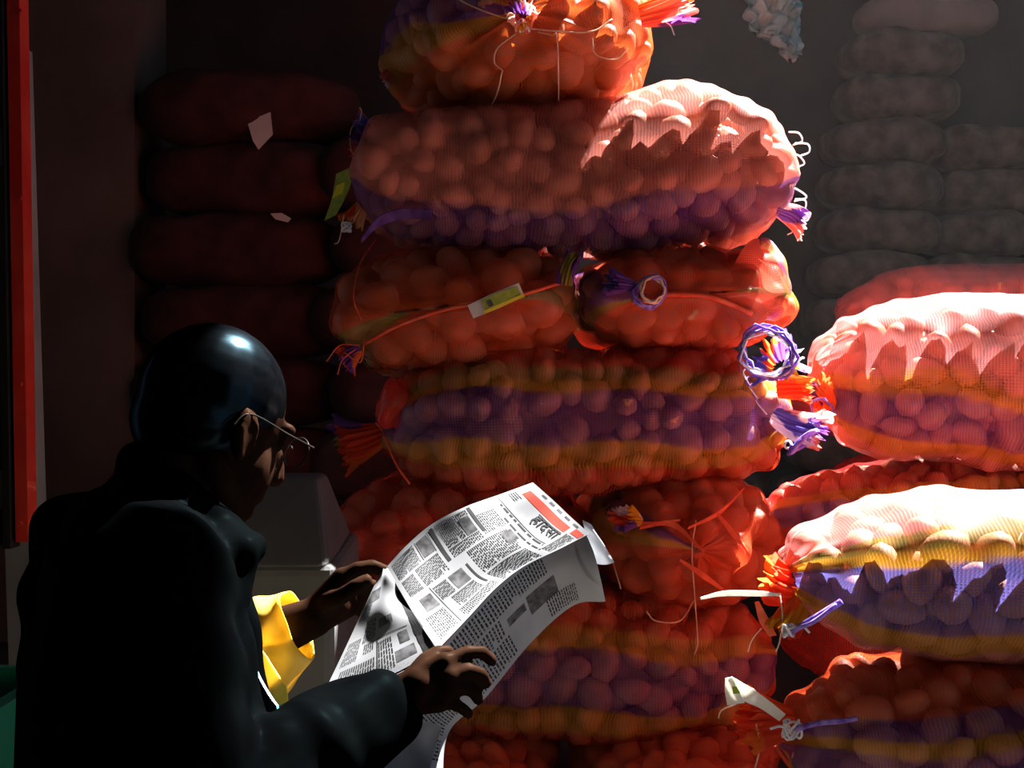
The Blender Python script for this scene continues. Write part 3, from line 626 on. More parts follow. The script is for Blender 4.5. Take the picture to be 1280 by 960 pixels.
# ------------------------------------------------------------------ things at the left: red door leaf, post, green crate, grey bale
M_redpaint = noise_mat('red_gloss_paint', (0.55, 0.018, 0.012), (0.72, 0.05, 0.03), 12, .35, .25, .5, coat=.3)
M_black = noise_mat('black_board', (0.008, 0.008, 0.008), (0.016, 0.014, 0.014), 6, .6)
root, pmr = empty('door_leaf', (-.86, 2.32, .735), 0)
MB().box((-1.30, 2.30, .74), (-.815, 2.325, 2.45)).build('panel', M_black, root, pmr)
def leaning(m, xb, xt, w, y0, y1, z0, z1):
    n = len(m.v)
    for z, x in ((z0, xb), (z1, xt)):
        for (a, b_) in ((x, y0), (x+w, y0), (x+w, y1), (x, y1)): m.v.append((a, b_, z))
    for q in ((3, 2, 1, 0), (4, 5, 6, 7), (0, 1, 5, 4), (1, 2, 6, 5), (2, 3, 7, 6), (3, 0, 4, 7)): m.f.append(tuple(n+i for i in q))
    return m
leaning(MB(), -.818, -.845, .012, 2.285, 2.33, .735, 2.45).build('stile', M_black, root, pmr)
leaning(MB(), -.801, -.829, .020, 2.295, 2.34, .745, 2.45).build('stile', M_redpaint, root, pmr)
for z in (.80, 1.35, 1.9): MB().box((-1.30, 2.28, z), (-.82, 2.30, z+.06)).build('rail', M_black, root, pmr)
for z in (.775, 1.0, 1.3, 1.6):
    MB().tube([(-.792, 2.293, z), (-.792, 2.284, z)], .004, 8).build('bolt', M_redpaint, root, pmr)
tag(root, 'hanging door leaf with a glossy red edge at the photo\'s left margin', 'door leaf')
M_post = noise_mat('pale_weathered_post', (0.20, 0.17, 0.16), (0.30, 0.26, 0.24), 6, .9, .3)
o = leaning(MB(), -.905, -.955, .058, 2.60, 2.66, 0.0, 1.62).build('post', M_post); tag(o, 'pale weathered post standing behind the red-edged door leaf', 'post')
root, pmr = empty('plastic_crate', (-1.05, 2.25, 0), 0)
M_green = noise_mat('green_plastic', (0.01, 0.20, 0.12), (0.02, 0.30, 0.18), 4, .4, .1, .5)
cm = MB(); cx0, cx1, cy0, cy1, cz = -1.32, -.77, 2.05, 2.42, .52
for z in np.linspace(0.04, cz-.05, 6): pass
for (a, b_) in (((cx0, cy0), (cx1, cy0+.02)), ((cx0, cy1-.02), (cx1, cy1)), ((cx0, cy0), (cx0+.02, cy1)), ((cx1-.02, cy0), (cx1, cy1))):
    MB().box((*a, 0), (*b_, cz-.06)).build('side', M_green, root, pmr)
MB().box((cx0-.012, cy0-.012, cz-.06), (cx1+.012, cy0+.012, cz)).box((cx0-.012, cy1-.012, cz-.06), (cx1+.012, cy1+.012, cz)).box((cx0-.012, cy0, cz-.06), (cx0+.012, cy1, cz)).box((cx1-.012, cy0, cz-.06), (cx1+.012, cy1, cz)).build('rim', M_green, root, pmr)
MB().box((cx0, cy0, 0.0), (cx1, cy1, .02)).build('bottom', M_green, root, pmr)
MB().box((-1.02, cy0-.03, .42), (-.80, cy0-.012, .48)).build('label_plate', M_post, root, pmr)
tag(root, 'green plastic crate low at the photo\'s left edge, beside the reader', 'crate')
# grey wrapped bale beyond the reader's arm
M_bale = noise_mat('grey_plastic_wrap', (0.09, 0.09, 0.09), (0.13, 0.13, 0.13), 5, .6, .25)
root, pmr = empty('wrapped_bale', (-.40, 2.72, 0), 0)
f0 = [px(312, 692, 2.5), px(412, 692, 2.5)]; 
x0, x1 = f0[0][0]-.06, f0[1][0]+.01; zt = f0[0][2]
bx = MB(); bx.v = [(x0, 2.5, 0), (x1, 2.5, 0), (x1, 2.9, 0), (x0, 2.9, 0), (x0, 2.5, zt-.02), (x1, 2.5, zt-.02), (x1, 2.9, zt), (x0, 2.9, zt)]
bx.f = [(3, 2, 1, 0), (4, 5, 6, 7), (0, 1, 5, 4), (1, 2, 6, 5), (2, 3, 7, 6), (3, 0, 4, 7)]
o = bx.build('body', M_bale, root, pmr)
bv = o.modifiers.new('bevel', 'BEVEL'); bv.width = .02; bv.segments = 3
bx = MB(); tpz = px(380, 592, 2.8)[2]
bx.v = [(x0, 2.5, zt-.025), (x1-.01, 2.5, zt-.025), (x1-.01, 2.9, zt-.025), (x0, 2.9, zt-.025), (x0+.02, 2.72, tpz), (x1-.055, 2.70, tpz), (x1-.06, 2.84, tpz), (x0+.02, 2.84, tpz)]
bx.f = [(3, 2, 1, 0), (4, 5, 6, 7), (0, 1, 5, 4), (1, 2, 6, 5), (2, 3, 7, 6), (3, 0, 4, 7)]
o = bx.build('sloping_top', M_bale, root, pmr); bv = o.modifiers.new('bevel', 'BEVEL'); bv.width = .012; bv.segments = 3
tag(root, 'grey plastic-wrapped bale with a sloping top between the reader and the stack', 'bale')

# ------------------------------------------------------------------ the reader
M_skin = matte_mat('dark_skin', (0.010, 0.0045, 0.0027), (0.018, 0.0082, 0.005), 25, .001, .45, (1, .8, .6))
M_hair = matte_mat('black_hair', (0.0008, 0.0008, 0.001), (0.0016, 0.0016, 0.002), 60, .010, .25, (.45, .80, 1.0))  # sky-blue cast of the highlight is put into the gloss colour
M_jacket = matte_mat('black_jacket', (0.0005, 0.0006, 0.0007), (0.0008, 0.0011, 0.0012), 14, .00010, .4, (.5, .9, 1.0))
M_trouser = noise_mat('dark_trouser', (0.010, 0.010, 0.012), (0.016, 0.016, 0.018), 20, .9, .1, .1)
M_shirt = cloth_mat('yellow_shirt', (0.78, 0.52, 0.06), (0.92, 0.70, 0.16), 26, .35)
M_shoe = noise_mat('black_shoe', (0.008, 0.008, 0.008), (0.015, 0.014, 0.014), 20, .45)

class Blob:
    """overlapping tapered capsules and ellipsoids, fused into one skin"""
    def __init__(s): s.bm = bmesh.new()
    def ball(s, c, r, rot=None):
        M = Matrix.Translation(V(c)) @ (rot.to_4x4() if rot else Matrix.Identity(4)) @ Matrix.Diagonal((*( (r,)*3 if np.isscalar(r) else r), 1))
        bmesh.ops.create_uvsphere(s.bm, u_segments=20, v_segments=14, radius=1, matrix=M); return s
    def limb(s, pts, rs):
        pts = [V(p) for p in pts]
        for i in range(len(pts)-1):
            a, b = pts[i], pts[i+1]; d = b-a
            if d.length < 1e-6: continue
            M = Matrix.Translation((a+b)/2) @ d.to_track_quat('Z', 'Y').to_matrix().to_4x4()
            bmesh.ops.create_cone(s.bm, cap_ends=True, segments=18, radius1=rs[i], radius2=rs[i+1], depth=d.length, matrix=M)
        for p, r in zip(pts, rs): s.ball(p, r)
        return s
    def fuse(s, name, mat, voxel, parent, pm, smooth=4, wrinkle=None):
        me = bpy.data.meshes.new(name); s.bm.to_mesh(me); s.bm.free()
        o = bpy.data.objects.new(name, me); C.objects.link(o)
        m = o.modifiers.new('r', 'REMESH'); m.mode = 'VOXEL'; m.voxel_size = voxel
        k = o.modifiers.new('s', 'SMOOTH'); k.iterations = smooth; k.factor = .5
        dg = bpy.context.evaluated_depsgraph_get(); ev = o.evaluated_get(dg); nm = bpy.data.meshes.new_from_object(ev); nm.name = name
        o.modifiers.clear(); o.data = nm; bpy.data.meshes.remove(me)
        n = len(nm.vertices)
        if wrinkle:
            co = np.empty(n*3, np.float32); no = np.empty(n*3, np.float32); nm.vertices.foreach_get('co', co); nm.vertices.foreach_get('normal', no)
            co = co.reshape(-1, 3); no = no.reshape(-1, 3); a, sc = wrinkle
            w = np.sin(sc*co[:, 2] + 1.7*np.sin(.6*sc*co[:, 0]) + 1.2*np.sin(.5*sc*co[:, 1])) + .6*np.sin(1.7*sc*(co[:, 0] + .6*co[:, 2]) + 2*np.sin(.7*sc*co[:, 1]))
            co = co + no*(a*w)[:, None]; nm.vertices.foreach_set('co', co.ravel().astype(np.float32))
        nm.materials.clear(); nm.materials.append(mat); nm.polygons.foreach_set('use_smooth', [True]*len(nm.polygons)); nm.update()
        o.parent = parent; o.matrix_parent_inverse = pm.inverted(); return o

fdir = Vector((.80, .60, 0)).normalized(); rdir = Vector((fdir.y, -fdir.x, 0)); up = Vector((0, 0, 1))
def W_(f, r, u, o): return np.array(o) + np.array(fdir)*f + np.array(rdir)*r + np.array([0, 0, u])
PEL = np.array([-.47, 1.70, .40]); C7 = np.array([-.475, 1.76, .86]); HEAD = np.array([-.378, 1.82, .952])
shR = C7 + np.array(rdir)*.155 + [-.015, 0, -.075]; shL = C7 - np.array(rdir)*.155 + [0, 0, -.075]
elR = np.array([-.335, 1.57, .52]); wrR = px(492, 872, 1.75)
elL = np.array([-.475, 1.93, .60]); wrL = px(392, 772, 1.90)
man, pmm = empty('person', (PEL[0], PEL[1], 0), 0)
tag(man, 'seated reader in a black jacket, back half turned, bent over a newspaper', 'person')
# head frame: pitched forward
pitch = math.radians(20)
hyaw = Vector((.72, .69, 0)).normalized()
hf = (hyaw*math.cos(pitch) - up*math.sin(pitch)).normalized(); hu = (up*math.cos(pitch) + hyaw*math.sin(pitch)).normalized(); hr = hf.cross(hu).normalized()
HR = Matrix((hf, hr, hu)).transposed().to_3x3()
def Hd(f, r, u): return HEAD + np.array(hf)*f + np.array(hr)*r + np.array(hu)*u
body = Blob()
body.ball(Hd(-.012, 0, .022), (.098, .079, .094), HR)            # skull
body.ball(Hd(.030, 0, -.045), (.066, .060, .070), HR)            # face
body.ball(Hd(.062, 0, -.095), (.026, .028, .022), HR)            # chin
body.limb([Hd(-.02, .05, -.06), Hd(.05, .022, -.10)], [.022, .018]); body.limb([Hd(-.02, -.05, -.06), Hd(.05, -.022, -.10)], [.022, .018])  # jaw
body.limb([Hd(.088, 0, .004), Hd(.102, 0, -.018), Hd(.108, 0, -.040)], [.010, .012, .014])                              # nose
body.ball(Hd(.098, .012, -.044), .009); body.ball(Hd(.098, -.012, -.044), .009)
body.limb([Hd(.084, -.018, -.068), Hd(.091, 0, -.066), Hd(.084, .018, -.068)], [.006, .008, .006])                        # lips
body.limb([Hd(.080, -.020, -.077), Hd(.087, 0, -.076), Hd(.080, .020, -.077)], [.007, .009, .007])
body.limb([Hd(.082, -.040, .016), Hd(.092, 0, .018), Hd(.082, .040, .016)], [.010, .010, .010])                            # brow
for sgn in (-1, 1):
    body.ball(Hd(.078, sgn*.030, -.004), (.010, .014, .009), HR)
    body.ball(Hd(-.005, sgn*.080, -.018), (.020, .008, .032), HR); body.limb([Hd(-.012, sgn*.085, .008), Hd(-.018, sgn*.088, -.015), Hd(-.006, sgn*.084, -.045)], [.006, .006, .007])  # ear
body.limb([Hd(-.03, 0, -.05), C7 + [.03, .01, .0], C7 + [0, 0, -.06]], [.056, .058, .075])
body.limb([C7 + [0, 0, -.08], (C7+PEL)/2 + [-.01, 0, 0], PEL], [.10, .115, .125])
body.limb([shR, C7 + [0, 0, -.09], shL], [.060, .085, .060])
def arm(sh, el, wr): body.limb([sh, el], [.052, .042]); body.limb([el, el*.35 + wr*.65, wr], [.042, .036, .027])
arm(shR, elR, wrR); arm(shL, elL, wrL)
for sgn in (-1, 1):
    hip = PEL + np.array(rdir)*sgn*.09 + [0, 0, -.03]; knee = hip + np.array(fdir)*.40 + np.array(rdir)*sgn*.09 + [0, 0, .06]; ank = knee + np.array(fdir)*.02 + [0, 0, -.33]
    body.limb([hip, knee], [.085, .058]); body.limb([knee, knee*.6+ank*.4, ank], [.056, .052, .034]); body.limb([ank + [0, 0, -.03], ank + np.array(fdir)*.13 + [0, 0, -.052]], [.034, .026])
def pxr(x, y, D): return px(x, y, D + .165)
# right hand (near): palm, four fingers laid on the paper, thumb above
def fing(pts, r0=.0098, r1=.0078): body.limb(pts, list(np.linspace(r0, r1, len(pts))))
kn = [pxr(556, 828, 1.585), pxr(560, 845, 1.578), pxr(556, 862, 1.575), pxr(548, 878, 1.575)]
for k in kn: body.limb([wrR, k], [.024, .0135])
body.ball((wrR + kn[1])/2, .026)
fing([kn[0], pxr(585, 815, 1.60), pxr(602, 815, 1.612), pxr(615, 826, 1.62)])
fing([kn[1], pxr(586, 838, 1.590), pxr(602, 843, 1.600), pxr(608, 854, 1.612)])
fing([kn[2], pxr(578, 858, 1.585), pxr(593, 865, 1.592), pxr(598, 875, 1.602)])
fing([kn[3], pxr(568, 880, 1.585), pxr(580, 887, 1.590), pxr(586, 893, 1.598)], .0088, .007)
fing([pxr(512, 850, 1.585), pxr(532, 826, 1.60), pxr(548, 816, 1.612), pxr(560, 815, 1.62)], .0125, .009)
def pxl(x, y, D): return px(x, y, D - .046)
# left hand (far): back of the hand arched over the top edge, fingers behind the sheet, thumb in front
kl = [pxl(428, 722, 1.945), pxl(434, 735, 1.965), pxl(436, 748, 1.975), pxl(434, 760, 1.98)]
for k in kl: body.limb([wrL, k], [.025, .0145])
body.ball((wrL + kl[1])/2, .027)
fing([kl[0], pxl(448, 711, 1.945), pxl(466, 708, 1.95), pxl(482, 714, 1.955)], .0115, .0088)
fing([kl[1], pxl(452, 728, 1.985), pxl(470, 733, 2.0), pxl(480, 745, 2.0)])
fing([kl[2], pxl(452, 746, 1.995), pxl(468, 752, 2.005), pxl(474, 764, 2.005)])
fing([kl[3], pxl(448, 762, 2.0), pxl(460, 770, 2.005), pxl(466, 778, 2.005)], .009, .0075)
fing([pxl(408, 752, 1.93), pxl(428, 745, 1.905), pxl(445, 733, 1.90), pxl(458, 726, 1.905)], .0125, .0095)
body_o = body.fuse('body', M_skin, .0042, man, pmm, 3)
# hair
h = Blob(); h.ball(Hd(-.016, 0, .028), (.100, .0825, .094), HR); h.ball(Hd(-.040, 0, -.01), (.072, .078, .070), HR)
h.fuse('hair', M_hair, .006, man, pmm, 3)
# jacket
j = Blob()
j.limb([C7 + [.02, .0, -.055], C7 + [-.01, 0, -.16], (C7+PEL)/2 + [-.0, 0, 0], PEL + [0, 0, .04], PEL + [.0, 0, -.06]], [.085, .112, .114, .114, .118])
j.limb([shR, C7 + [.0, 0, -.075], shL], [.074, .098, .074])
j.limb([C7 + np.array(rdir)*.10 + [0, 0, -.14], PEL + np.array(rdir)*.06 + [.05, 0, .05]], [.105, .12]); j.limb([C7 - np.array(rdir)*.10 + [0, 0, -.14], PEL - np.array(rdir)*.03 + [0, 0, .05]], [.100, .10])
j.limb([C7 + np.array(fdir)*.08 + [0, 0, -.14], PEL + np.array(fdir)*.09 + [0, 0, .06]], [.085, .12])
j.limb([shR, (shR+elR)/2 + [0, -.01, 0], elR], [.074, .070, .066]); j.limb([elR, elR*.5+wrR*.5, elR*.10+wrR*.90], [.072, .066, .050]); j.limb([elR + [0, .02, -.04], elR*.4+wrR*.6 + [0, .01, -.03], elR*.06+wrR*.94 + [.005, 0, -.018]], [.06, .055, .040])
j.limb([shL, (shL+elL)/2 + [-.02, 0, 0], elL], [.074, .070, .064]); j.limb([elL, elL*.62+wrL*.38], [.064, .052])
# turned-up collar and hood folds
ck = [Hd(-.055, -.06, -.105), Hd(-.09, 0, -.085), Hd(-.055, .06, -.105), Hd(.01, .075, -.135)]
j.limb(ck, [.022, .028, .024, .022])
j.limb([Hd(.01, .06, -.14), px(296, 690, 1.70), px(316, 684, 1.72)], [.03, .028, .018]); j.limb([px(296, 690, 1.70), px(300, 712, 1.70), px(285, 745, 1.69)], [.026, .020, .03])
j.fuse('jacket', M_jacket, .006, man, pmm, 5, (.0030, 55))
# loose folds of the black jacket and sleeve hem, teal sheen painted as colour
M_foldsheen = noise_mat('teal_fold_sheen', (0.02, 0.10, 0.11), (0.05, 0.20, 0.22), 18, .35, .2, .6)
strip(None, 'jacket_fold', [px(300, 800, 1.80), px(312, 850, 1.78), px(330, 890, 1.76), px(345, 905, 1.74)], [.02, .035, .05, .02], (.6, -.4, .35), M_foldsheen, .004, pm=pmm, parent=man)
strip(None, 'sleeve_hem', [px(350, 902, 1.74), px(385, 886, 1.74), px(430, 876, 1.74), px(470, 858, 1.74)], [.012, .022, .018, .012], (.15, -.5, .8), M_foldsheen, .005, pm=pmm, parent=man)
# yellow shirt sleeve: a loose tube with a hanging lower edge
ax = (wrL - elL); ax = ax/np.linalg.norm(ax); nu, nv = 26, 56; vs = []
side = np.cross(ax, [0, 0, 1]); side /= np.linalg.norm(side); upv = np.cross(side, ax)
for i in range(nu):
    t = i/(nu-1); c = elL*(.62-.62*t) + wrL*(.38+.62*t) + ax*.0
    c = elL*(.66-.56*t) + wrL*(.34+.56*t)
    for jn in range(nv):
        a = 2*math.pi*jn/nv; hang = max(0, -math.sin(a))**1.5*(.055*math.sin(min(1, (1-t)*1.5)*math.pi*.62))
        r = (.047 + .006*(1-t)) * (1 + .06*math.sin(3*a+5*t) + .06*math.sin(5*a-9*t) + .04*math.sin(2*a+17*t))
        p = c + side*(r*math.cos(a)) + upv*(r*math.sin(a)*.95) + np.array([0, 0, -hang]); vs.append(p)
fs = [(i*nv+q, i*nv+(q+1) % nv, (i+1)*nv+(q+1) % nv, (i+1)*nv+q) for i in range(nu-1) for q in range(nv)]
sl = mesh_obj('shirt_sleeve', vs, fs, M_shirt, man, pmm); sl['label'] = 'loose yellow shirt sleeve catching the sun'
sd = sl.modifiers.new('thick', 'SOLIDIFY'); sd.thickness = .002
strip(None, 'shirt_front', [px(302, 790, 1.84), px(318, 830, 1.83), px(338, 868, 1.82), px(352, 880, 1.82)], [.02, .04, .05, .02], (.8, -.2, .45), M_shirt, .003, pm=pmm, parent=man)
tr = Blob()
for sgn in (-1, 1):
    hip = PEL + np.array(rdir)*sgn*.09 + [0, 0, -.03]; knee = hip + np.array(fdir)*.40 + np.array(rdir)*sgn*.09 + [0, 0, .06]; ank = knee + np.array(fdir)*.02 + [0, 0, -.32]
    tr.limb([PEL + [0, 0, -.02], hip, knee], [.11, .10, .072]); tr.limb([knee, ank + [0, 0, .03]], [.070, .052])
    s_ = Blob(); s_.limb([ank + [0, 0, -.055], ank + np.array(fdir)*.07 + [0, 0, -.062], ank + np.array(fdir)*.16 + [0, 0, -.066]], [.044, .040, .034]); s_.ball(ank + [0, 0, -.02], .045)
    s_.fuse('shoe', M_shoe, .007, man, pmm, 3)
tr.fuse('trousers', M_trouser, .008, man, pmm, 4, (.003, 40))
# spectacles
root, pmg = empty('eyeglasses', V(Hd(.10, 0, 0)), 0)
M_wire = matte_mat('thin_dark_wire', (0.01, 0.008, 0.007), (0.016, 0.013, 0.011), 30, .006, .3)
gm, gnt, gout = new_mat('lens_glass'); gg = gnt.nodes.new('ShaderNodeBsdfGlass'); gg.inputs['IOR'].default_value = 1.05; gg.inputs['Roughness'].default_value = .02; gnt.links.new(gg.outputs[0], gout.inputs['Surface'])
for sgn in (-1, 1):
    lc = Hd(.108, sgn*.034, -.006); pts = [lc + np.array(hr)*(.026*math.cos(a)) + np.array(hu)*(.021*math.sin(a)) for a in np.linspace(0, 2*math.pi, 28)]
    rim = MB().tube(pts, .0012, 5).build('rim', M_wire, root, pmg, True)
    g = MB(); g.v = [tuple(p) for p in pts[:-1]] + [tuple(p + np.array(hf)*.0015) for p in pts[:-1]]; n = 27
    g.f = [tuple(range(n)), tuple(range(2*n-1, n-1, -1))] + [(i, n+i, n+(i+1) % n, (i+1) % n) for i in range(n)]
    g.build('lens', gm, rim, Matrix.Identity(4))
    MB().tube([V(p) for p in smooth_path([Hd(.114, sgn*.060, .004), Hd(.06, sgn*.078, .004), Hd(-.01, sgn*.088, .008), Hd(-.03, sgn*.089, -.015)], 6)], .0013, 5).build('temple_arm', M_wire, root, pmg, True)
MB().tube([V(p) for p in smooth_path([Hd(.117, -.009, .002), Hd(.120, 0, .006), Hd(.117, .009, .002)], 6)], .0012, 5).build('bridge', M_wire, root, pmg, True)
tag(root, 'thin wire eyeglasses worn by the seated reader', 'eyeglasses')
# crate he sits on
M_wood = noise_mat('grey_crate_wood', (0.08, 0.06, 0.045), (0.14, 0.11, 0.08), 12, .9, .3)
root, pmc = empty('wooden_crate', (-.47, 1.70, 0), math.atan2(fdir.y, fdir.x))
IDm = Matrix.Identity(4); top_z = PEL[2] - .135 + .0
for k in range(4): MB().box((-.19, -.18+.092*k, top_z-.018), (.19, -.18+.092*k+.084, top_z)).build('slat', M_wood, root, IDm)
for sx in (-1, 1):
    for k in range(3): MB().box((sx*.18-.009, -.18, .01+.08*k), (sx*.18+.009, .18, .075+.08*k)).build('slat', M_wood, root, IDm)
for sx in (-1, 1):
    for sy in (-1, 1): MB().box((sx*.155-.02, sy*.16-.02, 0), (sx*.155+.02, sy*.16+.02, top_z-.018)).build('corner_post', M_wood, root, IDm)
tag(root, 'low slatted wooden crate the reader sits on', 'crate')

# ------------------------------------------------------------------ the newspaper
M_paper, nt, out = new_mat('newsprint'); N = nt.nodes; Lk = nt.links
tc = N.new('ShaderNodeTexCoord'); no = N.new('ShaderNodeTexNoise'); no.inputs['Scale'].default_value = 40; Lk.new(tc.outputs['Object'], no.inputs['Vector'])
rr = N.new('ShaderNodeValToRGB'); rr.color_ramp.elements[0].color = (.30, .31, .33, 1); rr.color_ramp.elements[1].color = (.39, .40, .42, 1); Lk.new(no.outputs['Fac'], rr.inputs['Fac'])
pb = N.new('ShaderNodeBsdfPrincipled'); pb.inputs['Roughness'].default_value = .42; pb.inputs['Specular IOR Level'].default_value = .45; Lk.new(rr.outputs['Color'], pb.inputs['Base Color'])
tl = N.new('ShaderNodeBsdfTranslucent'); Lk.new(rr.outputs['Color'], tl.inputs['Color']); mx = N.new('ShaderNodeMixShader'); mx.inputs[0].default_value = .004
Lk.new(pb.outputs[0], mx.inputs[1]); Lk.new(tl.outputs[0], mx.inputs[2]); Lk.new(mx.outputs[0], out.inputs['Surface'])
M_ink = noise_mat('printing_ink', (0.012, 0.012, 0.013), (0.03, 0.03, 0.032), 60, .6)
M_inkgrey = noise_mat('halftone_grey', (0.03, 0.03, 0.033), (0.16, 0.16, 0.17), 90, .6)
M_inkred = noise_mat('red_ink', (0.42, 0.035, 0.015), (0.50, 0.05, 0.022), 40, .6)
paper, pmp = empty('newspaper', V(px(545, 812, 1.80)), 0)
tag(paper, 'open folded newspaper with a red banner, held in both hands of the reader', 'newspaper')

def cr(P, t):
    """uniform Catmull-Rom through P (n,k) at t in 0..1"""
    P = np.asarray(P, float); n = len(P); Q = np.vstack([2*P[0]-P[1], P, 2*P[-1]-P[-2]]); u = np.clip(t, 0, 1)*(n-1); i = np.minimum(u.astype(int), n-2); f = (u-i)[:, None]
    a, b, c, d = Q[i], Q[i+1], Q[i+2], Q[i+3]
    return .5*(2*b + (c-a)*f + (2*a-5*b+4*c-d)*f**2 + (3*b-a-3*c+d)*f**3)
class Sheet:
    """rows: list of control rows of (x, y, distance); t runs down the rows, s along a row"""
    def __init__(s, rows, nt_=46, ns=46, wav=.0016, seed=0, dk=.31):
        ts = np.linspace(0, 1, nt_); ss = np.linspace(0, 1, ns)
        R = np.array([[px(c[0], c[1], 1.80 + (c[2]-1.665)*dk) for c in r] for r in rows]); A = np.array([cr(r, ss) for r in R])
        s.G = np.array([cr(A[:, k], ts) for k in range(ns)]).transpose(1, 0, 2)
        rng = np.random.default_rng(seed); n = rng.uniform(0, 6.28, 4); S, T = np.meshgrid(ss, ts)
        s.G[..., 1] += wav*(np.sin(9*S+5*T+n[0]) + np.sin(14*T-6*S+n[1]))
        du = np.gradient(s.G, axis=0); dv = np.gradient(s.G, axis=1); nn = np.cross(du, dv); nn /= np.linalg.norm(nn, axis=-1, keepdims=True)
        view = np.array([0, 0, CAMZ]) - s.G; nn *= np.sign(np.sum(nn*view, -1))[..., None]; s.N = nn; s.nt, s.ns = nt_, ns
    def at(s, S, T, off=.0001):
        S = np.clip(np.asarray(S, float), 0, 1)*(s.ns-1); T = np.clip(np.asarray(T, float), 0, 1)*(s.nt-1)
        i = np.minimum(T.astype(int), s.nt-2); j = np.minimum(S.astype(int), s.ns-2); f = (T-i)[..., None]; g = (S-j)[..., None]
        L_ = lambda A: (A[i, j]*(1-f)+A[i+1, j]*f)*(1-g) + (A[i, j+1]*(1-f)+A[i+1, j+1]*f)*g
        return L_(s.G) + L_(s.N)*off
    def build(s, name='page'):
        vs = s.G.reshape(-1, 3); fs = [(i*s.ns+j, i*s.ns+j+1, (i+1)*s.ns+j+1, (i+1)*s.ns+j) for i in range(s.nt-1) for j in range(s.ns-1)]
        o = mesh_obj(name, vs, fs, M_paper, paper, pmp); s.o = o; return o
class Ink:
    def __init__(s, sheet): s.sh = sheet; s.v = []; s.f = []
    def quad(s, s0, t0, s1, t1, off=.0001, n=1):
        k = max(1, int(math.ceil(max(abs(s1-s0), abs(t1-t0))/.04))) if n == 1 else n
        for a in range(k):
            if abs(s1-s0) >= abs(t1-t0): q = [(s0+(s1-s0)*a/k, t0), (s0+(s1-s0)*(a+1)/k, t0), (s0+(s1-s0)*(a+1)/k, t1), (s0+(s1-s0)*a/k, t1)]
            else: q = [(s0, t0+(t1-t0)*a/k), (s1, t0+(t1-t0)*a/k), (s1, t0+(t1-t0)*(a+1)/k), (s0, t0+(t1-t0)*(a+1)/k)]
            P = s.sh.at([x[0] for x in q], [x[1] for x in q], off); b = len(s.v); s.v += list(P); s.f.append((b, b+1, b+2, b+3))
    def rect(s, s0, t0, s1, t1, off=.0001, n=8):
        for a in range(n): s.quad(s0, t0+(t1-t0)*a/n, s1, t0+(t1-t0)*(a+1)/n, off)
    def lines(s, s0, t0, s1, t1, pitch, rng, h=.5, vert=True, word=.03):
        """text: rows of word-long dashes; rows follow s"""
        t = t0
        while t + pitch*h < t1:
            x = s0; end = s1 - (rng.uniform(0, .3)*(s1-s0) if rng.random() < .12 else 0)
            while x < end:
                w = rng.uniform(.4, 1.5)*word; s.quad(x, t, min(x+w, end), t+pitch*h); x += w + word*.28
            t += pitch
    def build(s, name, mat, parent): 
        o = mesh_obj(name, s.v, s.f, mat, parent, None, False); o['kind'] = 'stuff'; return o
rngn = np.random.default_rng(77)
# page A: right of the fold; s runs from the upper edge to the lower edge (reading direction), t from the banner to the fold
A = Sheet([[(666, 603, 2.19), (690, 624, 2.10), (712, 645, 2.015), (737, 667, 1.935)],
           [(622, 619, 2.165), (645, 645, 2.075), (672, 672, 1.98), (700, 686, 1.91)],
           [(580, 634, 2.12), (602, 664, 2.035), (630, 695, 1.945), (655, 708, 1.89)],
           [(540, 655, 2.085), (562, 690, 1.995), (592, 725, 1.895), (620, 735, 1.84)],
           [(508, 682, 2.045), (528, 715, 1.95), (560, 750, 1.84), (585, 772, 1.77)],
           [(483, 709, 2.00), (500, 738, 1.91), (522, 775, 1.79), (547, 812, 1.665)]], 70, 50, .0010, 1, .31)
a_o = A.build('page')
ink = Ink(A); gr = Ink(A); rd = Ink(A)
rd.rect(.10, .045, .80, .092); rd.rect(.86, .030, .985, .075)
for k in range(5): gr.quad(.22+.14*k, .012, .30+.14*k, .024)
ink.quad(.03, .205, .80, .209); ink.lines(.04, .11, .16, .16, .012, rngn, word=.02)
ink.lines(.12, .215, .80, .245, .020, rngn, .55, word=.09); ink.lines(.30, .25, .85, .275, .018, rngn, .55, word=.08)
ink.lines(.84, .09, .97, .25, .010, rngn, .5, word=.04)
for (s0, s1) in ((.42, .68), (.71, .97)): ink.lines(s0, .29, s1, .53, .0105, rngn, .5, word=.035)
ink.lines(.14, .27, .38, .40, .0105, rngn, .5, word=.03)
gr.rect(.44, .27, .57, .33)
ink.rect(.02, .375, .34, .395); gr.rect(.10, .41, .30, .47); ink.lines(.03, .405, .09, .60, .0105, rngn); ink.lines(.31, .41, .40, .60, .0105, rngn)
ink.lines(.10, .48, .30, .60, .0105, rngn)
ink.rect(.03, .615, .40, .638); gr.rect(.05, .665, .24, .74); ink.quad(.04, .655, .25, .659); ink.quad(.04, .748, .25, .752)
ink.lines(.27, .66, .46, .84, .0105, rngn, word=.03); ink.lines(.04, .77, .25, .97, .0105, rngn, word=.03); ink.lines(.28, .86, .46, .97, .0105, rngn, word=.03)
ink.rect(.50, .56, .80, .572); gr.rect(.50, .60, .64, .70); ink.lines(.66, .60, .82, .78, .0105, rngn, word=.03); ink.lines(.50, .72, .64, .82, .0105, rngn, word=.03)
ink.lines(.84, .56, .97, .80, .0105, rngn, word=.03); ink.quad(.48, .83, .97, .834); gr.rect(.52, .85, .66, .93); ink.lines(.70, .85, .96, .97, .0105, rngn, word=.03)
ink.build('printed_text', M_ink, a_o); gr.build('printed_picture', M_inkgrey, a_o); rd.build('red_banner', M_inkred, a_o)
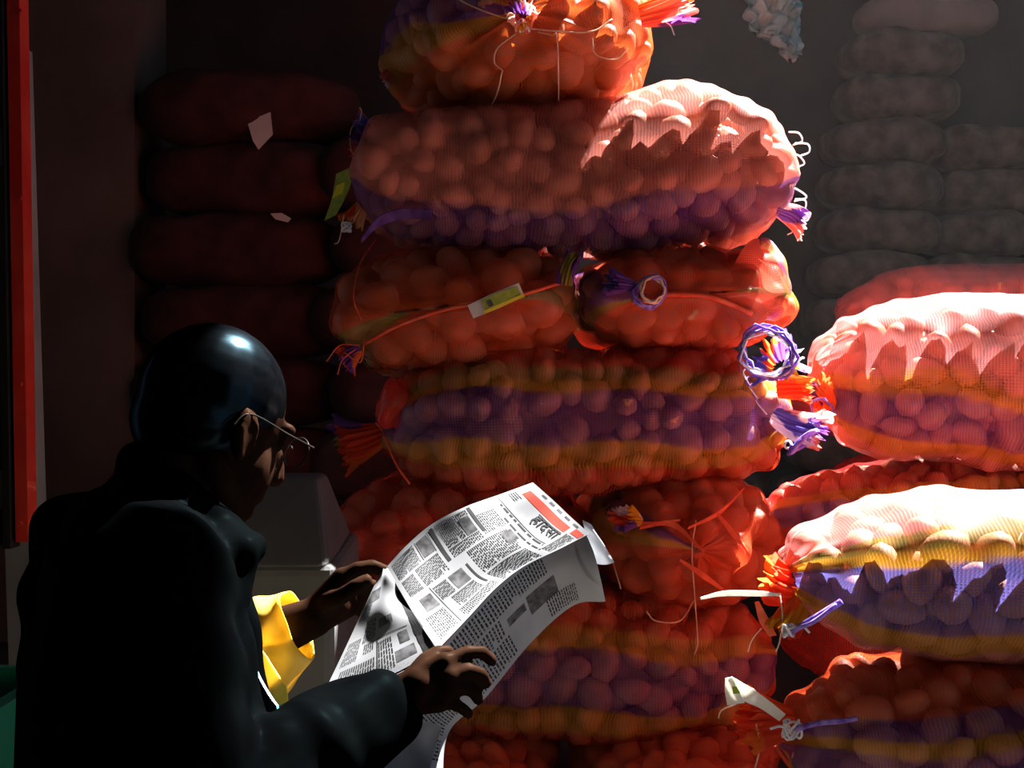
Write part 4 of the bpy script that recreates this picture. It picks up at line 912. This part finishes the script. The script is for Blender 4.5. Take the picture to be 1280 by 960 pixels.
# the large headline word
try:
    tx = bpy.data.curves.new('headline', 'FONT'); tx.body = '\u0939\u093e\u0926\u0938\u093e'; tx.size = 1.0; tx.offset = .012; tx.resolution_u = 3
    to = bpy.data.objects.new('headline', tx); C.objects.link(to); dg = bpy.context.evaluated_depsgraph_get()
    tm = bpy.data.meshes.new_from_object(to.evaluated_get(dg)); bpy.data.objects.remove(to)
    co = np.array([v.co[:2] for v in tm.vertices]); lo, hi = co.min(0), co.max(0); q = (co-lo)/(hi-lo)
    Pn = A.at(.44 + q[:, 0]*.36, .172 - q[:, 1]*.070, .00035)
    mesh_obj('headline', Pn, [p.vertices[:] for p in tm.polygons], M_ink, a_o, None, False)
except Exception as ex:
    print('headline', ex)
# page B: left of the fold
B = Sheet([[(477, 712, 1.99), (479, 711, 1.99), (481, 710, 1.995), (484, 710, 1.998)],
           [(452, 766, 1.885), (466, 758, 1.89), (482, 748, 1.895), (503, 740, 1.905)],
           [(426, 822, 1.775), (455, 808, 1.78), (488, 790, 1.785), (524, 775, 1.788)],
           [(398, 880, 1.64), (446, 862, 1.65), (496, 840, 1.66), (547, 813, 1.666)]], 50, 40, .0008, 2, .31)
b_o = B.build('page'); ink = Ink(B); gr = Ink(B)
# here rows of type run down the sheet
def vlines(I, s0, t0, s1, t1, pitch, word=.03):
    x = s0
    while x < s1:
        t = t0
        while t < t1:
            w = rngn.uniform(.5, 1.6)*word; I.quad(x, t, x+pitch*.5, min(t+w, t1)); t += w*1.25
        x += pitch
for (s0, t0, s1, t1) in ((.04, .30, .30, .42), (.06, .58, .26, .76), (.30, .46, .48, .64), (.52, .70, .66, .95), (.10, .80, .48, .95), (.34, .66, .46, .74)): vlines(ink, s0, t0, s1, t1, .026)
gr.rect(.08, .18, .5, .29); gr.rect(.52, .50, .72, .58); gr.rect(.68, .84, .86, .93); ink.rect(.90, .30, .985, .97); ink.quad(.50, .665, .86, .672); ink.quad(.50, .665, .512, .96); gr.rect(.74, .70, .84, .80)
ink.build('printed_text', M_ink, b_o); gr.build('printed_picture', M_inkgrey, b_o)
# page C: the sheets behind, curling out to the right
Cc = Sheet([[(730, 662, 1.975), (742, 690, 1.93), (750, 720, 1.955), (757, 752, 2.05)],
            [(690, 680, 2.01), (700, 705, 2.02), (708, 730, 2.06), (716, 757, 2.12)],
            [(628, 728, 1.91), (642, 752, 1.96), (652, 778, 2.02), (664, 803, 2.08)],
            [(558, 802, 1.74), (575, 826, 1.80), (590, 848, 1.86), (607, 872, 1.93)],
            [(512, 880, 1.68), (527, 894, 1.73), (542, 908, 1.78), (560, 918, 1.84)],
            [(478, 990, 1.66), (505, 995, 1.69), (530, 998, 1.72), (553, 1000, 1.76)]], 60, 40, .0012, 3)
c_o = Cc.build('page'); ink = Ink(Cc); gr = Ink(Cc)
def clines(I, s0, t0, s1, t1, pitch=.011): I.lines(s0, t0, s1, t1, pitch, rngn, .5, word=.05)
clines(ink, .06, .26, .34, .62); clines(ink, .38, .46, .62, .62); clines(ink, .70, .16, .95, .30); gr.rect(.42, .24, .70, .36); gr.rect(.46, .37, .58, .44)
clines(ink, .66, .45, .94, .60); clines(ink, .1, .7, .9, .9)
ink.build('printed_text', M_ink, c_o); gr.build('printed_picture', M_inkgrey, c_o)
E = Sheet([[(728, 650, 2.03), (738, 655, 2.035), (742, 660, 2.035)], [(733, 672, 2.03), (748, 676, 2.03), (757, 684, 2.04)], [(742, 704, 2.03), (756, 706, 2.03), (768, 703, 2.04)]], 16, 16, .0005, 4)
E.build('page')
Fl = Sheet([[(522, 902, 1.625), (535, 902, 1.65), (552, 908, 1.672)], [(488, 919, 1.615), (512, 930, 1.64), (540, 950, 1.665)], [(458, 943, 1.605), (490, 970, 1.635), (528, 1000, 1.66)], [(446, 985, 1.60), (480, 1010, 1.63), (515, 1030, 1.655)]], 24, 24, .0010, 5)
Fl.build('page')
# turned lower edge of page B
strip(None, 'turned_edge', [px(400, 884, 1.785), px(450, 866, 1.788), px(500, 845, 1.790), px(545, 818, 1.792)], [.008, .012, .012, .008], (.1, -.6, .75), M_paper, .0015, pm=pmp, parent=paper)

# ------------------------------------------------------------------ the potatoes: the 300 that show largest are things, the rest one heap
blk = [b_ for b_ in NETS]
def seen(pt, i):
    o = Vector((0, 0, CAMZ)); d = V(pt) - o; dist = d.length; d.normalize()
    for k, b_ in enumerate(NETS):
        if b_ is None or k == i: continue
        h = b_.ray_cast(o, d, dist - .05)
        if h[0] is not None: return False
    return True
man_poly = [(0, 960), (40, 700), (170, 570), (210, 415), (360, 480), (370, 640), (480, 700), (600, 620), (665, 600), (765, 700), (700, 770), (560, 920), (555, 960)]
def inside(x, y, poly):
    c_ = False; j_ = len(poly)-1
    for i_ in range(len(poly)):
        (xi, yi), (xj, yj) = poly[i_], poly[j_]
        if (yi > y) != (yj > y) and x < (xj-xi)*(y-yi)/(yj-yi)+xi: c_ = not c_
        j_ = i_
    return c_
rank = []
for k, p in enumerate(ALL_POT):
    q = p[6]; x = 640 + q[0]/q[1]*F; y = 480 - (q[2]-CAMZ)/q[1]*F
    ok = 4 < x < 1276 and 4 < y < 956 and p[7] > .25 and not inside(x, y, man_poly) and seen(q, p[4])
    rank.append((p[5] if ok else -1, k))
rank.sort(reverse=True)
single = {k for s_, k in rank[:300] if s_ > 0}
print('POTATOES', len(ALL_POT), 'inner', len(INNER), 'seen', sum(1 for s_, k in rank if s_ > 0))
hv, hf_, nb = [], [], 0
for k, (ctr, R, sc, var, si, _s, _p, _f) in enumerate(ALL_POT):
    if k in single:
        o = bpy.data.objects.new('potato', POT[var]); C.objects.link(o)
        M4 = Matrix(R.tolist()).to_4x4() @ Matrix.Diagonal((*sc.tolist(), 1)); M4.translation = V(ctr); o.matrix_world = M4
        tag(o, 'potato showing through the netting of ' + SACKS[si]['phrase'], 'potato', 'potatoes in ' + SACKS[si]['phrase'])
    else:
        hv.append((POT_V[var]*sc) @ R.T + ctr); hf_.append(POT_F[var] + nb); nb += len(POT_V[var])
for (p, R, sc) in INNER:
    hv.append((LOW_V*sc) @ R.T + p); hf_.append(LOW_F + nb); nb += len(LOW_V)
for Pc in CORES:
    nu, nv = Pc.shape[:2]; i = np.arange(nu-1)[:, None]; j = np.arange(nv)[None]; j2 = (j+1) % nv
    q = np.stack([i*nv+j, i*nv+j2, (i+1)*nv+j2, (i+1)*nv+j], -1).reshape(-1, 4); hv.append(Pc.reshape(-1, 3)); hf_.append(np.vstack([q[:, [0, 1, 2]], q[:, [0, 2, 3]]]) + nb); nb += nu*nv
hv = np.vstack(hv); hf_ = np.vstack(hf_)
me = bpy.data.meshes.new('potatoes'); me.vertices.add(len(hv)); me.vertices.foreach_set('co', hv.ravel().astype(np.float32))
me.loops.add(hf_.size); me.loops.foreach_set('vertex_index', hf_.ravel().astype(np.int32)); me.polygons.add(len(hf_))
me.polygons.foreach_set('loop_start', np.arange(0, hf_.size, 3).astype(np.int32)); me.polygons.foreach_set('loop_total', np.full(len(hf_), 3, np.int32)); me.update(calc_edges=True)
me.polygons.foreach_set('use_smooth', np.ones(len(hf_), bool)); 
M_potheap = noise_mat('potato_skin_heap', (0.36, 0.125, 0.062), (0.54, 0.24, 0.135), scale=25, rough=0.55, spec=0.35); me.materials.append(M_potheap)
o = bpy.data.objects.new('potatoes', me); C.objects.link(o); tag(o, 'the many further potatoes packed inside the net sacks, with added light-blocking cores', 'potatoes', kind='stuff')

# ------------------------------------------------------------------ dusty air in the shaft of sunlight
hz, hnt, hout = new_mat('dusty_air'); sc_ = hnt.nodes.new('ShaderNodeVolumeScatter'); sc_.inputs['Density'].default_value = 0.0038; sc_.inputs['Anisotropy'].default_value = 0.0
sc_.inputs['Color'].default_value = (1.0, 0.97, 0.95, 1); hnt.links.new(sc_.outputs[0], hout.inputs['Volume'])
o = MB().box((-1.2, 3.05, .02), (3.48, 9.4, 3.98)).build('haze', hz); tag(o, 'thin dusty haze glowing where the sunlight falls behind the stack', 'haze', kind='stuff')
